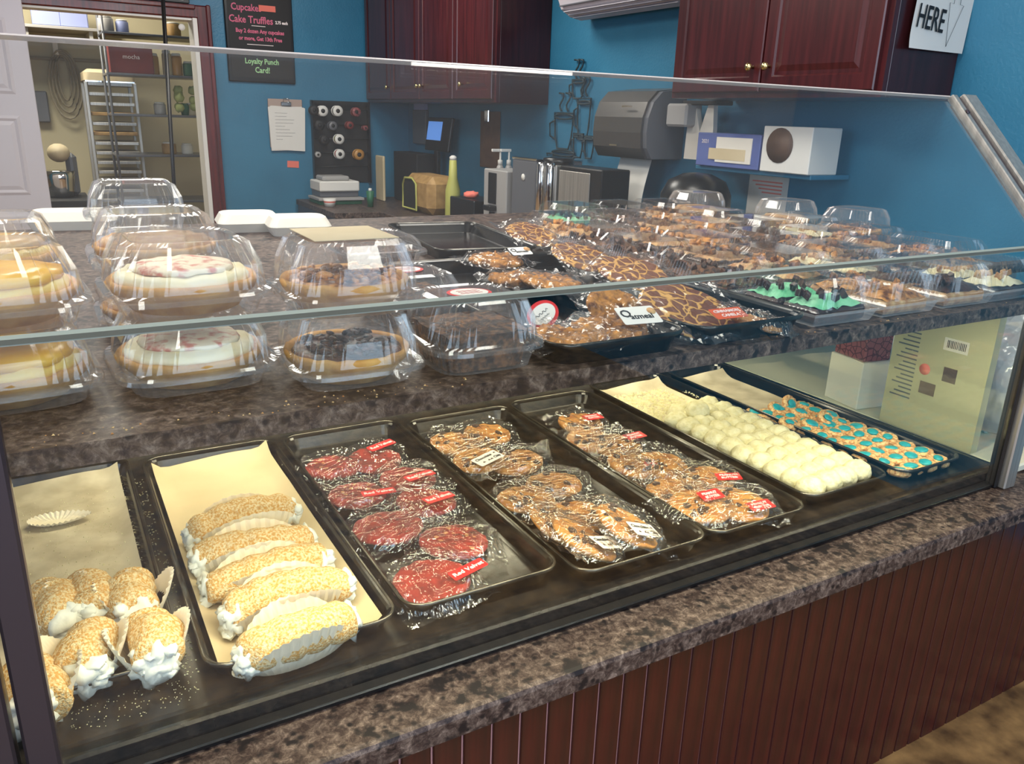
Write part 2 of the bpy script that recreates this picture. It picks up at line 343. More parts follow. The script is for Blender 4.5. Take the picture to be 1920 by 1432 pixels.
# ================================================================ COUNTER AND CASE
cb = thing('counter_base', 'dark cherry beadboard front under the speckled countertop', 'counter')
MB().box(-1.3, 2.70, .807, 1.78, 0, .53).obj('carcass', W['cabside'], cb)
MB().box(-1.3, 2.70, .8045, .8065, .001, .529).obj('groove_highlight_backing', W['groove'], cb)  # light-toned sheet behind the gaps, painting the groove highlights
pl = None; x = -.8
pm = []
for k in range(3):
    q = MB(); wv = .0432
    R = []
    for z in (.0, .53):
        R.append([(0, .004, z), (0, .002, z), (.0004, .0012, z), (.0018, 0, z), (wv-.0018, 0, z), (wv-.0004, .0012, z), (wv, .002, z), (wv, .004, z)])
    q.loft(R); pm.append(q.mesh('plank', W['cherry']))
i = 0
while x < 2.65:
    link('plank', pm[i % 3], cb, (x, .80+random.uniform(0, .0003), 0)); x += .0465; i += 1
MB().box(-1.3, 3.0, .79, .80, .0, .0601).obj('kickboard', W['cabside'], cb) if False else None
ct = MB(); R = []
for z, i in ((.53, .004), (.534, 0), (.562, 0), (.568, .003), (.57, .009)):
    R.append([(-1.3, .765+i, z), (2.715, .765+i, z), (2.715, 1.87, z), (-1.3, 1.87, z)])
ct.loft(R); tag(ct.obj('countertop', W['granite']), 'brown speckled laminate countertop along the front edge below the glass', 'countertop')
# display case
case = thing('display_case', 'glass-fronted bakery display case with slanted upper pane and steel corner post', 'display case', (0, 0, 0))
bed = MB(); X0, X1 = -1.2, 1.79; R = []
def rc(x0, x1, y0, y1, z): return [(x0, y0, z), (x1, y0, z), (x1, y1, z), (x0, y1, z)]
bed.loft([rc(X0, X1, .872, 1.86, .5705), rc(X0, X1, .872, 1.86, .597), rc(X0+.004, X1-.004, .876, 1.856, .6), rc(X0+.012, X1-.012, .884, 1.848, .597), rc(X0+.02, X1-.02, .925, 1.84, .575), rc(X0+.03, X1-.03, .935, 1.83, .5735)])
bed.obj('pan_liner', W['panbed'], case)
MB().box(X0, X1, .852, .8715, .5705, .579, .002).obj('bottom_rail', W['black'], case)
def post(x0, x1, y0, y1, z0, z1, m, name='post'):
    o = MB().box(x0, x1, y0, y1, z0, z1, .003); return o.obj(name, m, case)
post(-.094, -.063, .838, .87, .5705, 1.10, W['darksteel'])
post(-.150, -.101, .835, .87, .5705, 1.10, W['darksteel'])
post(1.735, 1.775, .832, .862, .5705, 1.10, W['steel'])
post(1.722, 1.7345, .845, .869, .5705, 1.10, W['black'], 'post_gasket')
MB().box(1.771, 1.7775, .87, 1.84, .60, .958).obj('end_pane', W['glass'], case)
MB().box(1.770, 1.7785, .8635, .8698, .60, .958).obj('gold_seam', W['gold'], case)
MB().box(-.062, 1.7215, .849, .854, .5795, 1.094).obj('front_pane', W['glass'], case)
MB().box(-1.2, -.151, .849, .854, .5795, 1.094).obj('front_pane', W['glass'], case)
MB().box(-.062, 1.7215, .8485, .8545, 1.094, 1.0965).obj('front_pane_edge', W['glassedge'], case)
# slanted pane: from (y .848,z 1.098) to (y 1.115,z 1.376)
sl = Vector((0, 1.115-.848, 1.376-1.098)); L_ = sl.length; sd = sl.normalized(); nn = Vector((0, -sd.z, sd.y))
def slant(x0, x1, t0, t1, n0, n1, b=0):
    o = Vector((0, .848, 1.098)); mx = Matrix(((1, 0, 0, 0), (0, sd.y, nn.y, o.y), (0, sd.z, nn.z, o.z), (0, 0, 0, 1)))
    q = MB().box(x0, x1, t0, t1, n0, n1, b, mx); return q
slant(-1.2, 1.705, .003, L_-.003, .0, .006).obj('slanted_pane', W['topglass'], case)
slant(-1.2, 1.705, -.002, .0025, -.0015, .0085).obj('pane_lower_edge', W['glassedge'], case)
slant(-1.2, 1.705, L_-.0025, L_, -.0005, .0065).obj('pane_top_edge', W['glasstop'], case)
slant(1.706, 1.722, -.01, L_, -.004, .012, .002).obj('beam', W['steel'], case)
slant(1.7225, 1.738, -.01, L_-.002, -.006, .008, .002).obj('beam_groove', W['darksteel'], case)
slant(1.7385, 1.785, -.01, L_, -.012, .016, .003).obj('beam', W['steel'], case)
for t in (.04, .33): slant(1.709, 1.719, t, t+.011, .012, .016, .003).obj('screw', W['darksteel'], case)
slant(1.70, 1.7055, .02, L_-.02, -.004, -.0005).obj('mounting_strip', W['chrome'], case)
# granite shelf / deck
dk = MB().loft([[(x, y, z) for x, y in ((-1.25, .862), (1.765, .862), (1.765, 1.16), (2.3, 1.16), (2.3, 2.52), (-1.25, 2.52))] for z in (.959, .9838)])
deck = tag(dk.obj('display_shelf', W['granite']), 'deep brown speckled shelf carrying the plastic clamshells and black trays', 'shelf')
MB().box(-1.25, 1.7, 2.46, 2.5, .0, .9588).obj('support_panel', W['cabside'], deck)
for yy in (1.2, 2.4): MB().box(2.25, 2.29, yy, yy+.04, .5925, .9588).obj('support_leg', W['steel'], deck)
MB().box(-.05, 1.72, .905, .935, .953, .9588, .002).obj('light_strip', W['black'], deck)
MB().box(-.05, 1.72, 1.60, 1.64, .953, .9588, .002).obj('light_strip', W['black'], deck)  # housing of the added rear strip
DZ = .984
# ================================================================ TRAYS
def tray(x0, x1, y0, y1, z, h, label, rz=0, m='pan', group=None):
    w, d = x1-x0, y1-y0; t = MB(); r = .032
    R = [rrect(w-.03, d-.03, r-.006, 0), rrect(w-.012, d-.012, r, h-.004), rrect(w, d, r+.004, h-.003), rrect(w+.002, d+.002, r+.005, h), rrect(w-.006, d-.006, r+.002, h+.002),
         rrect(w-.012, d-.012, r, h), rrect(w-.018, d-.018, r-.002, h-.004), rrect(w-.036, d-.036, r-.01, .003), rrect(w-.05, d-.05, r-.014, .0022)]
    t.loft(R)
    o = t.obj('baking_tray', W[m], None, ((x0+x1)/2, (y0+y1)/2, z), (0, 0, rz))
    MB().loft([rrect(w+.0022, d+.0022, r+.005, h-.002), rrect(w+.004, d+.004, r+.006, h+.001), rrect(w+.001, d+.001, r+.005, h+.0042), rrect(w-.005, d-.005, r+.002, h+.0036), rrect(w-.007, d-.007, r+.001, h+.001)], False, False, smooth=True).obj('rolled_rim', W['rim'], o)
    return tag(o, label, 'tray', group or 'black baking trays in the case')
BZ = .5737
T = [(-.20, .083, 1.0, 1.745, 'black tray of short powdered pastries at the left end'), (.107, .380, .955, 1.715, 'black tray lined with parchment under the long sugared pastries'),
     (.395, .672, .962, 1.712, 'black tray holding wrapped red velvet cookies'), (.684, .967, .925, 1.685, 'black tray holding wrapped chocolate chip cookies with white labels'),
     (.975, 1.226, .925, 1.70, 'black tray holding wrapped cookies with red and white striped labels'), (1.256, 1.512, .952, 1.745, 'black tray packed with round white snowball cookies'),
     (1.543, 1.757, .942, 1.75, 'rightmost case tray holding small cookies with teal icing')]
for a in T: tray(*a[:4], BZ, .029, a[4], 0)
TZ = BZ+.0032
# parchment sheets
def sheet(w, d, nx, ny, fz, m, name='parchment'):
    v = []; f = []
    for j in range(ny+1):
        for i in range(nx+1):
            x = w*(i/nx-.5); y = d*(j/ny-.5); v.append((x, y, fz(x, y)))
    for j in range(ny):
        for i in range(nx):
            a = j*(nx+1)+i; f.append((a, a+1, a+nx+2, a+nx+1))
    return MB().add(v, f, True)
def curl(w, d, amp):
    def fz(x, y):
        e = max(0, abs(x)-(w/2-.03))/.03; g = max(0, y-(d/2-.05))/.05
        return .0006 + amp*e*e + .02*g*g*(.4+.6*abs(sin(9*x+1))) + .0012*(ns(x*14, y*14)+.5)
    return fz
tag(sheet(.225, .66, 14, 34, curl(.225, .66, .012), 0).obj('parchment', W['wax'], None, (-.05, 1.385, TZ)), 'flour-dusted waxed paper sheet in the leftmost tray', 'baking paper')
tag(sheet(.236, .71, 14, 34, curl(.236, .71, .017), 0).obj('parchment', W['parch'], None, (.242, 1.335, TZ)), 'tan parchment sheet curling up under the long sugared pastries', 'baking paper')
tag(sheet(.18, .70, 10, 34, curl(.18, .70, .004), 0).obj('parchment', W['wax'], None, (1.645, 1.35, TZ)), 'greyish parchment sheet under the teal iced cookies', 'baking paper')
tag(sheet(.215, .72, 14, 34, curl(.215, .72, .008), 0).obj('parchment', W['wax'], None, (1.383, 1.35, TZ)), 'sugar-covered paper under the white snowball cookies', 'baking paper')
# loose powdered sugar
pw = MB()
def sugar(mb, x0, x1, y0, y1, n, s0, s1, z):
    for k in range(n):
        a = random.uniform(x0, x1); b = random.uniform(y0, y1); s = random.uniform(s0, s1); c = random.random()*6
        mb.add([(a+s*cos(c), b+s*sin(c), z), (a+s*cos(c+2), b+s*sin(c+2), z), (a+s*cos(c+4.2), b+s*sin(c+4.2), z), (a, b, z+s*.8)], [(0, 1, 3), (1, 2, 3), (2, 0, 3), (0, 2, 1)])
sugar(pw, .083, .104, 1.0, 1.7, 260, .0008, .0022, BZ+.0003)
sugar(pw, .045, .075, 1.02, 1.72, 500, .0008, .0026, BZ+.006)
sugar(pw, -.06, .1, .945, 1.0, 130, .0006, .0013, BZ+.0003)
tag(pw.obj('sugar_dust', W['snow']), 'scattered white sugar dust around the leftmost tray', 'sugar', kind='stuff')
pw = MB()
sugar(pw, 1.29, 1.48, 1.42, 1.68, 1500, .002, .0065, TZ+.0015); sugar(pw, 1.485, 1.51, 1.15, 1.6, 180, .001, .004, BZ+.02)
tag(pw.obj('sugar_drift', W['snow']), 'loose powdered sugar behind the white snowball cookies', 'sugar', kind='stuff')
pw = MB()
sugar(pw, -.15, .05, 1.2, 1.65, 500, .0005, .002, TZ+.0018)
tag(pw.obj('sugar_dust', W['snow']), 'powder smears across the leftmost waxed paper', 'sugar', kind='stuff')
pw = MB()
sugar(pw, -.05, .45, .865, .9, 60, .0008, .0022, DZ); sugar(pw, 1.0, 1.7, .868, .88, 20, .001, .002, DZ)
tag(pw.obj('crumb_scatter', W['crumb']), 'tiny pale crumbs along the front edge of the upper shelf', 'crumbs', kind='stuff')
# ================================================================ PASTRY HORNS WITH PAPER CUPS
def pastry(L, r, label, loc, rz, group, bend=.012, both=True, seed=0, cupw=1.0):
    t = thing('filled_pastry', label, 'pastry', loc, (0, 0, rz), group)
    R = []; n = 34
    for i in range(n+1):
        u = i/n; xx = (u-.5)*L; e = min(1, min(u, 1-u)/.10); rr = r*(.74+.26*sqrt(max(0, 1-(1-e)**2)))*(1+.10*(abs(sin(u*L/.0135*1.15+seed))-.5)+.08*ns(u*6, seed))
        rr *= 1-.16*abs(2*u-1)**2; cz = r*.92+.004+bend*(1-(2*u-1)**2)*.6; cy = .01*sin(u*3+seed)
        R.append([(xx, cy+rr*cos(a)*(1+.1*ns(xx*60, a*1.6, seed)), cz+rr*sin(a)*.92*(1+.1*ns(xx*60, a*1.6, seed+5))) for a in [2*pi*k/18 for k in range(18)]])
    MB().loft(R, smooth=True).obj('shell', W['shell'], t)
    for s in ((-1, 1) if both else (-1,)):
        c = MB()
        c.sphere((s*(L/2-.008), 0, r*.9), r*.8, 12, (.7, 1, .95), .6, seed+s)
        for k in range(7): c.sphere((s*(L/2-.002+random.random()*.004), random.uniform(-.55, .55)*r, r*(.9+random.uniform(-.5, .5))), r*.3, 8, (1, random.uniform(.7, 1.4), random.uniform(.5, 1)), .45, k+seed)
        c.obj('cream', W['creamf'], t)
    # pleated boat-shaped paper
    P = 74; R = []
    for lv, (fx, fy, hz) in enumerate(((.40, .72, 0.001), (.45, 1.0, .3), (.48, 1.32, .68), (.49, 1.5, 1.0))):
        ring = []
        for k in range(P):
            a = 2*pi*k/P; zig = 1+(.035*lv/3+.01)*(1 if k % 2 else -1)
            hh = (abs(sin(a))**1.1)*r*2.05*cupw+.003
            ring.append((L*fx*cos(a)*(1+.06*lv/3), r*fy*sin(a)*zig*cupw**.3, max(.0006, hz*hh)))
        R.append(ring)
    MB().loft(R, cap0=False, cap1=False).obj('paper_cup', W['cup'], t)
    return t
G2 = 'long sugared cream pastries in the second tray'
ordn = ['rearmost of the long sugared pastries on parchment', 'second from the back of the long sugared pastries', 'middle one of the five long sugared pastries', 'long sugared pastry with cream bulging left, fourth from the back', 'frontmost long sugared pastry, pressed against the tray edge']
for i, (ax, ay, bx, by) in enumerate([(350, 1010, 555, 955), (362, 1058, 585, 1010), (385, 1105, 615, 1055), (425, 1165, 650, 1100), (455, 1240, 655, 1165)]):
    A = pz(ax, ay, .605); B = pz(bx, by, .605); c = (A+B)/2; d = B-A; d.z = 0
    pastry(max(.16, min(.19, d.length)), .033 if i > 2 else .030, ordn[i], (c.x, c.y, TZ+.001), atan2(d.y, d.x), G2, seed=i*2.3, bend=.016)
G1 = 'short powdered cream pastries in the leftmost tray'
for i, (ax, ay, rz, lb) in enumerate([(100, 1140, 2.0, 'powdered pastry in fluted paper beside the dark post'), (172, 1120, 1.35, 'rear middle powdered pastry half hidden by its tall pleated paper'), (258, 1118, 1.5, 'powdered pastry at the rear right of the leftmost tray'),
                                (165, 1225, 1.5, 'powdered pastry with a wide cream mouth facing the glass'), (283, 1205, 1.62, 'powdered pastry at the front right corner of the leftmost tray'), (72, 1290, 1.5, 'powdered pastry mostly cut off by the dark post')]):
    A = pz(ax, ay+18, .60)
    pastry(.092, .036, lb, (A.x, A.y, TZ+.001), rz, G1, both=(i < 1), seed=i*1.7+9, bend=.004, cupw=.95)
# empty fluted paper on waxed sheet and on parchment corner
def fluted(loc, L, r, rz, label):
    P = 60; R = []
    for lv, f in enumerate((.45, .75, 1.0)):
        R.append([(L*f*cos(2*pi*k/P)+.3*L*f*max(0, cos(2*pi*k/P))**5, r*f*sin(2*pi*k/P), (.001+.008*(lv/2)**2+.0018*(k % 2)*lv)) for k in range(P)])
    return tag(MB().loft(R, cap1=False).obj('empty_paper_cup', W['cup'], None, loc, (0, 0, rz)), label, 'paper cup')
fluted(tuple(pz(105, 980, .58)), .045, .025, -.1, 'empty flattened paper cup lying alone on the dusted waxed sheet')
fluted(tuple(pz(475, 1262, .581)), .028, .016, .1, 'small empty grey paper cup by the front edge of the parchment tray')
# ================================================================ WRAPPED COOKIES
def cookie(r, h, seed, amp=.1, nr=9, na=44, dome=.5):
    mb = MB(); R = [[(r*.80*cos(2*pi*k/na), r*.80*sin(2*pi*k/na), 0) for k in range(na)]]
    for j in range(nr+1):
        ring = []
        for k in range(na):
            a = 2*pi*k/na; rim = 1+.06*ns(cos(a)*1.5, sin(a)*1.5, seed)+.025*ns(cos(a)*5, sin(a)*5, seed)
            if j == 0: q, z = 1.0, h*.38
            else: q = cos((j-1)/(nr)*pi/2)*.97 if j < nr else .02; q = [1, .985, .93, .84, .73, .6, .46, .32, .18, .04][min(j, 9)]; z = h*(.62+dome*.38*(1-q*q)/.3) if q > .84 else h*(.80+.2*(1-q))
            x, y = r*q*rim*cos(a), r*q*rim*sin(a)
            if j: z += h*amp*(2*ns(x/r*4, y/r*4, seed+3)+1.3*ns(x/r*11, y/r*11, seed+8))
            ring.append((x, y, z))
        R.append(ring)
    return mb.loft(R, smooth=True)
def scatter(r, h, n, s0, s1, seed, flat=.6):
    random.seed(seed); mb = MB()
    for k in range(n):
        a = random.random()*6.28; q = r*sqrt(random.random())*.86; s = random.uniform(s0, s1)
        mb.sphere((q*cos(a), q*sin(a), h*.96-s*.15), s, 5, (1, random.uniform(.6, 1), flat), .6, k)
    return mb
def wrapper(w, d, hc, rc, seed, m='film', tall=0):
    """crumpled clear film lying over a cookie of radius rc"""
    n = 32; v = []; f = []
    for j in range(n+1):
        for i in range(n+1):
            x = w*(i/n-.5); y = d*(j/n-.5); q = sqrt(x*x+y*y)/rc
            x += .003*ns(i*.7, j*.3, seed); y += .003*ns(i*.3, j*.7, seed+9)
            hz = hc*max(0, min(1, (1.32-q)/.34)); hz = hc*(3*(hz/hc)**2-2*(hz/hc)**3)
            cr = abs(ns(x*24+3, y*12, seed))*.016+abs(ns(x*70, y*55, seed+4))*.007
            hz = hz+.0010+cr*(.5 if q < 1 else 1)+tall*max(0, q-1)*.02*(ns(x*20, y*20, seed)+.4)
            v.append((x, y, max(.0008, hz)))
    for j in range(n):
        for i in range(n):
            a = j*(n+1)+i
            if (i+j) % 2: f += [(a, a+1, a+n+2), (a, a+n+2, a+n+1)]
            else: f += [(a, a+1, a+n+1), (a+1, a+n+2, a+n+1)]
    return MB().add(v, f, False)
CK = {}
for kind, m in (('red', 'red'), ('gold', 'cookie'), ('oat', 'oat'), ('gir', 'giraffe')):
    for k in range(3): CK[kind, k] = cookie(.05, .019 if kind != 'gir' else .012, k*3.1+len(kind), .12 if kind != 'oat' else .22).mesh('cookie', W[m])
WR = [wrapper(1.45, 1.45, .20, .52, 0).mesh('wrapper', W['film'])]
WR = []
for k in range(5):
    q = wrapper(.140, .128, .0205, .0535, k*5.3, tall=1 if k > 2 else 0); WR.append(q.mesh('wrapper', W['film']))
WRB = []
for q in WR:
    q2 = q.copy(); q2.materials.clear(); q2.materials.append(W['filmb']); WRB.append(q2)
CHIPS = [scatter(.047, .0192, 8, .0045, .0088, 50+k).mesh('chocolate_topping', W['chip']) for k in range(3)]
WCH = [scatter(.047, .0190, 10, .0018, .0038, 80+k).mesh('white_chip_topping', W['whitechip']) for k in range(3)]
random.seed(11)
def label_card(par, w, h, m, loc, rz, lines, tm, tilt=0, size=None):
    o = MB().loft([rrect(w, h, .003, 0, 3), rrect(w, h, .003, .0005, 3)]).obj('label', W[m], par, loc, (tilt, 0, rz))
    for (s, x, y, sz, sx) in lines: text(s, sz, W[tm], o, (x, y, .0009), sx=sx, bold=sz*.012)
    return o
def chipmarks(o, pts):
    mb = MB()
    for (x, y, s) in pts: mb.add([(x-s, y-s*.5, .0008), (x+s, y-s*.5, .0008), (x+s*.25, y+s*.8, .0008), (x-s*.2, y+s*.7, .0008)], [(0, 1, 2, 3)])
    mb.obj('chip_marks', W['chip'], o)
def pack(kind, k, loc, rz, label, group, tilt=(0, 0), r=.05, lab=None, chips=None, n=1, wr=None):
    r *= 1.0 if kind == 'gir' else 1.16
    t = thing('wrapped_cookie', label, 'cookie', loc, (tilt[0], tilt[1], rz), group)
    c = link('cookie', CK[kind, k % 3], t); c.scale = (r/.05, r/.05, 1); c.rotation_euler = (0, 0, k*1.3)
    r_ = r
    if chips:
        q = link('chocolate_topping' if chips is CHIPS else 'candy_topping', chips[k % 3], t, None, (0, 0, k*2.1)); q['kind'] = 'stuff'; q.scale = (r/.05, r/.05, 1)
    w = link('wrapper', (WR if kind not in ('gir', 'oat') else WRB)[(wr if wr is not None else k) % 5], t); w.scale = (r/.05, r/.05, 1.12) if kind not in ('gir', 'oat') else (r/.053, r/.056, .9) if kind == 'oat' else (r/.055, r/.055, .8); w.rotation_euler = (0, 0, (k % 4)*pi/2 if k % 3 else 0)
    if lab: lab(t)
    return t
def redlab(x, y, rz, tilt=0):
    def f(t):
        label_card(t, .066, .025, 'redlab', (x, y, .0285), rz, [('Red Velvet', 0, 0, .0132, 1)], 'whiteink', tilt)
    return f
def chiplab(x, y, rz, tilt=0):
    def f(t):
        o = label_card(t, .068, .036, 'white', (x, y, .0285), rz, [('Chocolate', -.006, .0072, .0118, .92), ('Chip', .021, -.0072, .0118, .8)], 'ink', tilt)
        chipmarks(o, [(.027, .008, .0040), (-.018, -.008, .0042), (-.003, -.008, .0042), (.0045, -.0083, .0042)])
    return f
def stripelab(x, y, rz, tilt=0):
    def f(t):
        label_card(t, .052, .030, 'redlab', (x, y, .0275), rz, [('PEANUT', 0, .0055, .0095, 1), ('BUTTER', 0, -.0055, .0095, 1)], 'whiteink', tilt)
    return f
def place(px, py, z=.600, up=0, ti=2, r=.058):
    A = pz(px, py, z); q = T[ti]; r = r-.008 if up < .012 else .036
    return (min(max(A.x, q[0]+.019+r), q[1]-.019-r), max(A.y, q[2]+.016+max(r, .064)), TZ+.001+up)
GR = 'wrapped red velvet cookies'
red = [(610, 868, .3, None, 'wrapped red velvet cookie at the rear left of its tray', 0, 0), (702, 852, -.2, redlab(.02, .03, .5), 'wrapped red velvet cookie at the rear right of its tray', .006, 1),
       (765, 888, .1, redlab(.01, -.03, .1), 'red velvet cookie with label, second from the back on the right', .008, 2), (655, 920, -.3, redlab(.04, -.035, .2), 'red velvet cookie speckled with white chips, left side second row', .006, 0),
       (798, 930, .1, redlab(.012, -.025, .15), 'red velvet cookie with bright label in the right of the third row', .010, 1), (722, 978, .25, None, 'large smooth red velvet cookie left of centre in its tray', .008, 2),
       (850, 1003, -.35, None, 'red velvet cookie showing nuts, right of centre in its tray', .004, 0), (826, 1098, .05, redlab(.055, -.028, .12), 'frontmost red velvet cookie with red label at its right', 0, 1)]
for i, (a, b, rz, lab, lb, up, k) in enumerate(red):
    pack('red', k, place(a, b, .6+up, up, 2, .056+(.006 if i > 4 else 0)), rz, lb, GR, (random.uniform(-.06, .08), random.uniform(-.1, .1)), .054 if i > 4 else .049, lab, WCH if i in (0, 3, 4, 6) else None, wr=i)
GC = 'wrapped chocolate chip cookies'
cc = [(822, 828, .2, None, 'wrapped chocolate chip cookie at the far left corner of its tray', 0), (912, 806, -.1, None, 'wrapped chocolate chip cookie at the far right of its tray', .004), (872, 858, .1, chiplab(.0, -.038, .2, .1), 'chocolate chip cookie with label, second row on the left', .008),
      (970, 856, -.4, None, 'chocolate chip cookie without label, second row on the right', .006), (1040, 898, -.5, None, 'chocolate chip cookie lying right in the third row', .010), (955, 932, .3, None, 'chocolate chip cookie lying left in the third row', .006),
      (1085, 955, -.3, None, 'chocolate chip cookie under the most crumpled film', .010), (1022, 985, .1, chiplab(.02, -.040, .25), 'chocolate chip cookie, front left, label half hidden', .012), (1092, 1022, .1, chiplab(.012, -.034, .22), 'front middle chocolate chip cookie with white label', .020), (1205, 1004, -.1, chiplab(.008, -.034, .2), 'front right chocolate chip cookie with white label', .026)]
for i, (a, b, rz, lab, lb, up) in enumerate(cc):
    tl = (.16, .42) if i in (7, 8) else ((.18, .42) if i == 9 else (random.uniform(-.05, .12), random.uniform(-.08, .08)))
    pack('gold', i, place(a, b, .6+up, up+(.008 if i > 7 else 0), 3), rz, lb, GC, tl, .053 if i > 6 else .05, lab, CHIPS, wr=i+1)
GP = 'wrapped cookies with striped labels'
pb = [(1088, 785, .1, stripelab(.028, -.012, -.1), 'striped-label cookie at the far end of its tray', 0), (1062, 826, -.2, None, 'cookie without visible label, far left of the striped-label tray', .004), (1158, 826, .2, stripelab(.045, -.012, -.2), 'striped-label cookie at the right of the second row', .006),
      (1160, 868, .3, stripelab(.02, -.03, .55), 'cookie whose striped label faces up at the left side', .008), (1240, 862, -.2, None, 'cookie under glinting crumpled film in the middle right', .012), (1325, 888, -.3, stripelab(.035, -.03, -.15), 'striped-label cookie along the right rim, third from the front', .006),
      (1215, 925, .1, None, 'cookie half hidden left of the front pair', .004), (1290, 945, .15, stripelab(.03, .0, -.2, .1), 'front left thick cookie with big chocolate chunks', .014), (1405, 945, -.45, stripelab(.03, -.03, .3, .0), 'front right cookie in a pointed clear bag with striped label', .010)]
for i, (a, b, rz, lab, lb, up) in enumerate(pb):
    pack('gold', i+1, place(a, b, .6+up, up, 4), rz, lb, GP, (random.uniform(0, .12), random.uniform(-.08, .08)), .05, lab, CHIPS, wr=i+2)
# ================================================================ SNOWBALLS AND ICED COOKIES
SB = [MB().sphere((0, 0, .021), .0305, 10, (1, 1, .78), .16, k*2.2+1).mesh('snowball_cookie', W['snow']) for k in range(4)]
rows = 11; random.seed(5)
for r in range(rows):
    for c in range(4):
        if r > 9 and random.random() < .35: continue
        x = 1.303+c*.0535+random.uniform(-.003, .003)+(.004 if r % 2 else 0); y = .99+r*.0465+random.uniform(-.003, .003)+.004*c
        o = link('snowball_cookie', SB[(r*4+c) % 4], None, (x, y, TZ+.0024), (0, 0, random.random()*6))
        tag(o, 'round powdered white snowball cookie in the packed rows', 'cookie', 'snowball cookies')
o = link('snowball_cookie', SB[1], None, (1.36, 1.40, TZ+.026), (0, 0, 1)); tag(o, 'greyish snowball cookie perched on top behind the packed rows', 'cookie', 'snowball cookies')
BC = []
for k in range(3):
    mb = MB(); na = 22; R = []
    for q, z in ((.8, .0), (1, .006), (1.0, .012), (.86, .0165), (.62, .0155), (.4, .0125), (.02, .012)):
        R.append([(.0255*q*(1+.1*ns(cos(a)*3, sin(a)*3, k+q*2))*cos(a), .0255*q*(1+.1*ns(cos(a)*3, sin(a)*3, k+q*2))*sin(a), max(0, z+(.003*ns(cos(a)*4, sin(a)*4, k*7+q*5) if z else 0))) for a in [2*pi*i/na for i in range(na)]])
    mb.loft(R, smooth=True); BC.append(mb.mesh('cookie_base', W['crumb']))
IC = [MB().lathe([(.0135, .0130), (.0142, .0165), (.0115, .0185), (.002, .0192)], 16, c=(0.001*k, 0, 0)).mesh('teal_icing', W['teal']) for k in range(3)]
def iced(x, y, z, rx, ry, rz, label='small round crumb cookie with a teal icing centre, lying flat', n=[0]):
    n[0] += 1; t = thing('iced_cookie', label, 'cookie', (x, y, z), (rx, ry, rz), 'teal iced cookies')
    link('cookie_base', BC[n[0] % 3], t); q = link('teal_icing', IC[n[0] % 3], t); s = random.uniform(.85, 1.25); q.scale = (s, s*random.uniform(.75, 1), 1)
random.seed(9)
for r in range(10):
    for c in range(4):
        iced(1.572+c*.046+random.uniform(-.004, .004)+(.006 if r % 2 else -.002), .975+r*.044+random.uniform(-.004, .004), TZ+.0022+random.uniform(0, .004), random.uniform(-.15, .2), random.uniform(-.15, .15), random.random()*6)
for (a, b, z, tl, lb) in [(1478, 748, .61, .9, 'teal iced cookie tipped up on top at the very back'), (1455, 760, .605, .5, 'second cookie of the raised pair at the back'), (1548, 778, .61, .5, 'teal iced cookie propped on the right of the pile'), (1478, 788, .61, .2, 'big teal iced cookie on top of the left pile'),
                          (1520, 790, .606, .25, 'teal iced cookie between the two propped ones'), (1415, 770, .60, .1, 'crumbly cookie at the left rear edge of the pile'), (1440, 776, .60, -.2, 'crumbly cookie second from the left rear edge'), (1500, 768, .602, .1, 'pale crumb cookie under the tipped back one')]:
    A = pz(a, b, z); iced(A.x, A.y, z-.018, tl, .1, 0, lb)
# ================================================================ CLAMSHELLS
def ribring(w, d, r, z, amp, n=120, face=1):
    """rounded rectangle ring whose corners carry fine ribs"""
    out = []
    for i in range(n):
        a = 2*pi*i/n; ca, sa = cos(a), sin(a); p = 4.6
        k = (abs(ca)**p+abs(sa)**p)**(-1/p); cn = min(abs(ca), abs(sa))/max(abs(ca), abs(sa), 1e-6)
        rb = amp*(1 if i % 2 else -1)*max(0, min(1, (cn-.32)*4))
        out.append((ca*(k*w/2+rb), sa*(k*d/2+rb), z))
    return out
def clam_a(w, d, hb, hl):
    b = MB().loft([ribring(w*.74, d*.74, 0, .001, 0), ribring(w*.8, d*.8, 0, .002, .001), ribring(w*.9, d*.9, 0, hb, .0015), ribring(w*1.0, d*1.0, 0, hb+.001, 0), ribring(w*1.02, d*1.02, 0, hb-.004, 0)], cap1=False, smooth=False)
    l = MB().loft([ribring(w*1.02, d*1.02, 0, hb+.001, 0), ribring(w*1.0, d*1.0, 0, hb+.005, 0), ribring(w*.92, d*.92, 0, hb+.007, .001), ribring(w*.86, d*.86, 0, hb+hl*.55, .0032), ribring(w*.74, d*.74, 0, hb+hl*.93, .0036), ribring(w*.66, d*.66, 0, hb+hl, .001), ribring(w*.6, d*.6, 0, hb+hl-.002, 0)], cap0=False, smooth=False)
    return b.mesh('base', W['plastic']), l.mesh('lid', W['plastic'])
CA = clam_a(.188, .188, .026, .063); CS = clam_a(.171, .171, .024, .066); CD = clam_a(.178, .178, .04, .06)
def ridged(w, d, z, amp, n=44):
    out = []
    for (x0, y0, x1, y1, nn_, rib) in ((w/2, -d/2, w/2, d/2, n, 1), (w/2, d/2, -w/2, d/2, n//2, 1), (-w/2, d/2, -w/2, -d/2, n, 1), (-w/2, -d/2, w/2, -d/2, n//2, 1)):
        dx, dy = x1-x0, y1-y0; L = sqrt(dx*dx+dy*dy); nx, ny = dy/L, -dx/L
        for i in range(nn_):
            u = i/nn_; rb = amp*(1 if i % 2 else -1)*(1 if (.06 < u < .94) else 0)
            if nn_ < n: rb *= (1 if (.1 < u < .3 or .7 < u < .9) else 0)*1.6
            out.append((x0+dx*u+nx*rb, y0+dy*u+ny*rb, z))
    return out
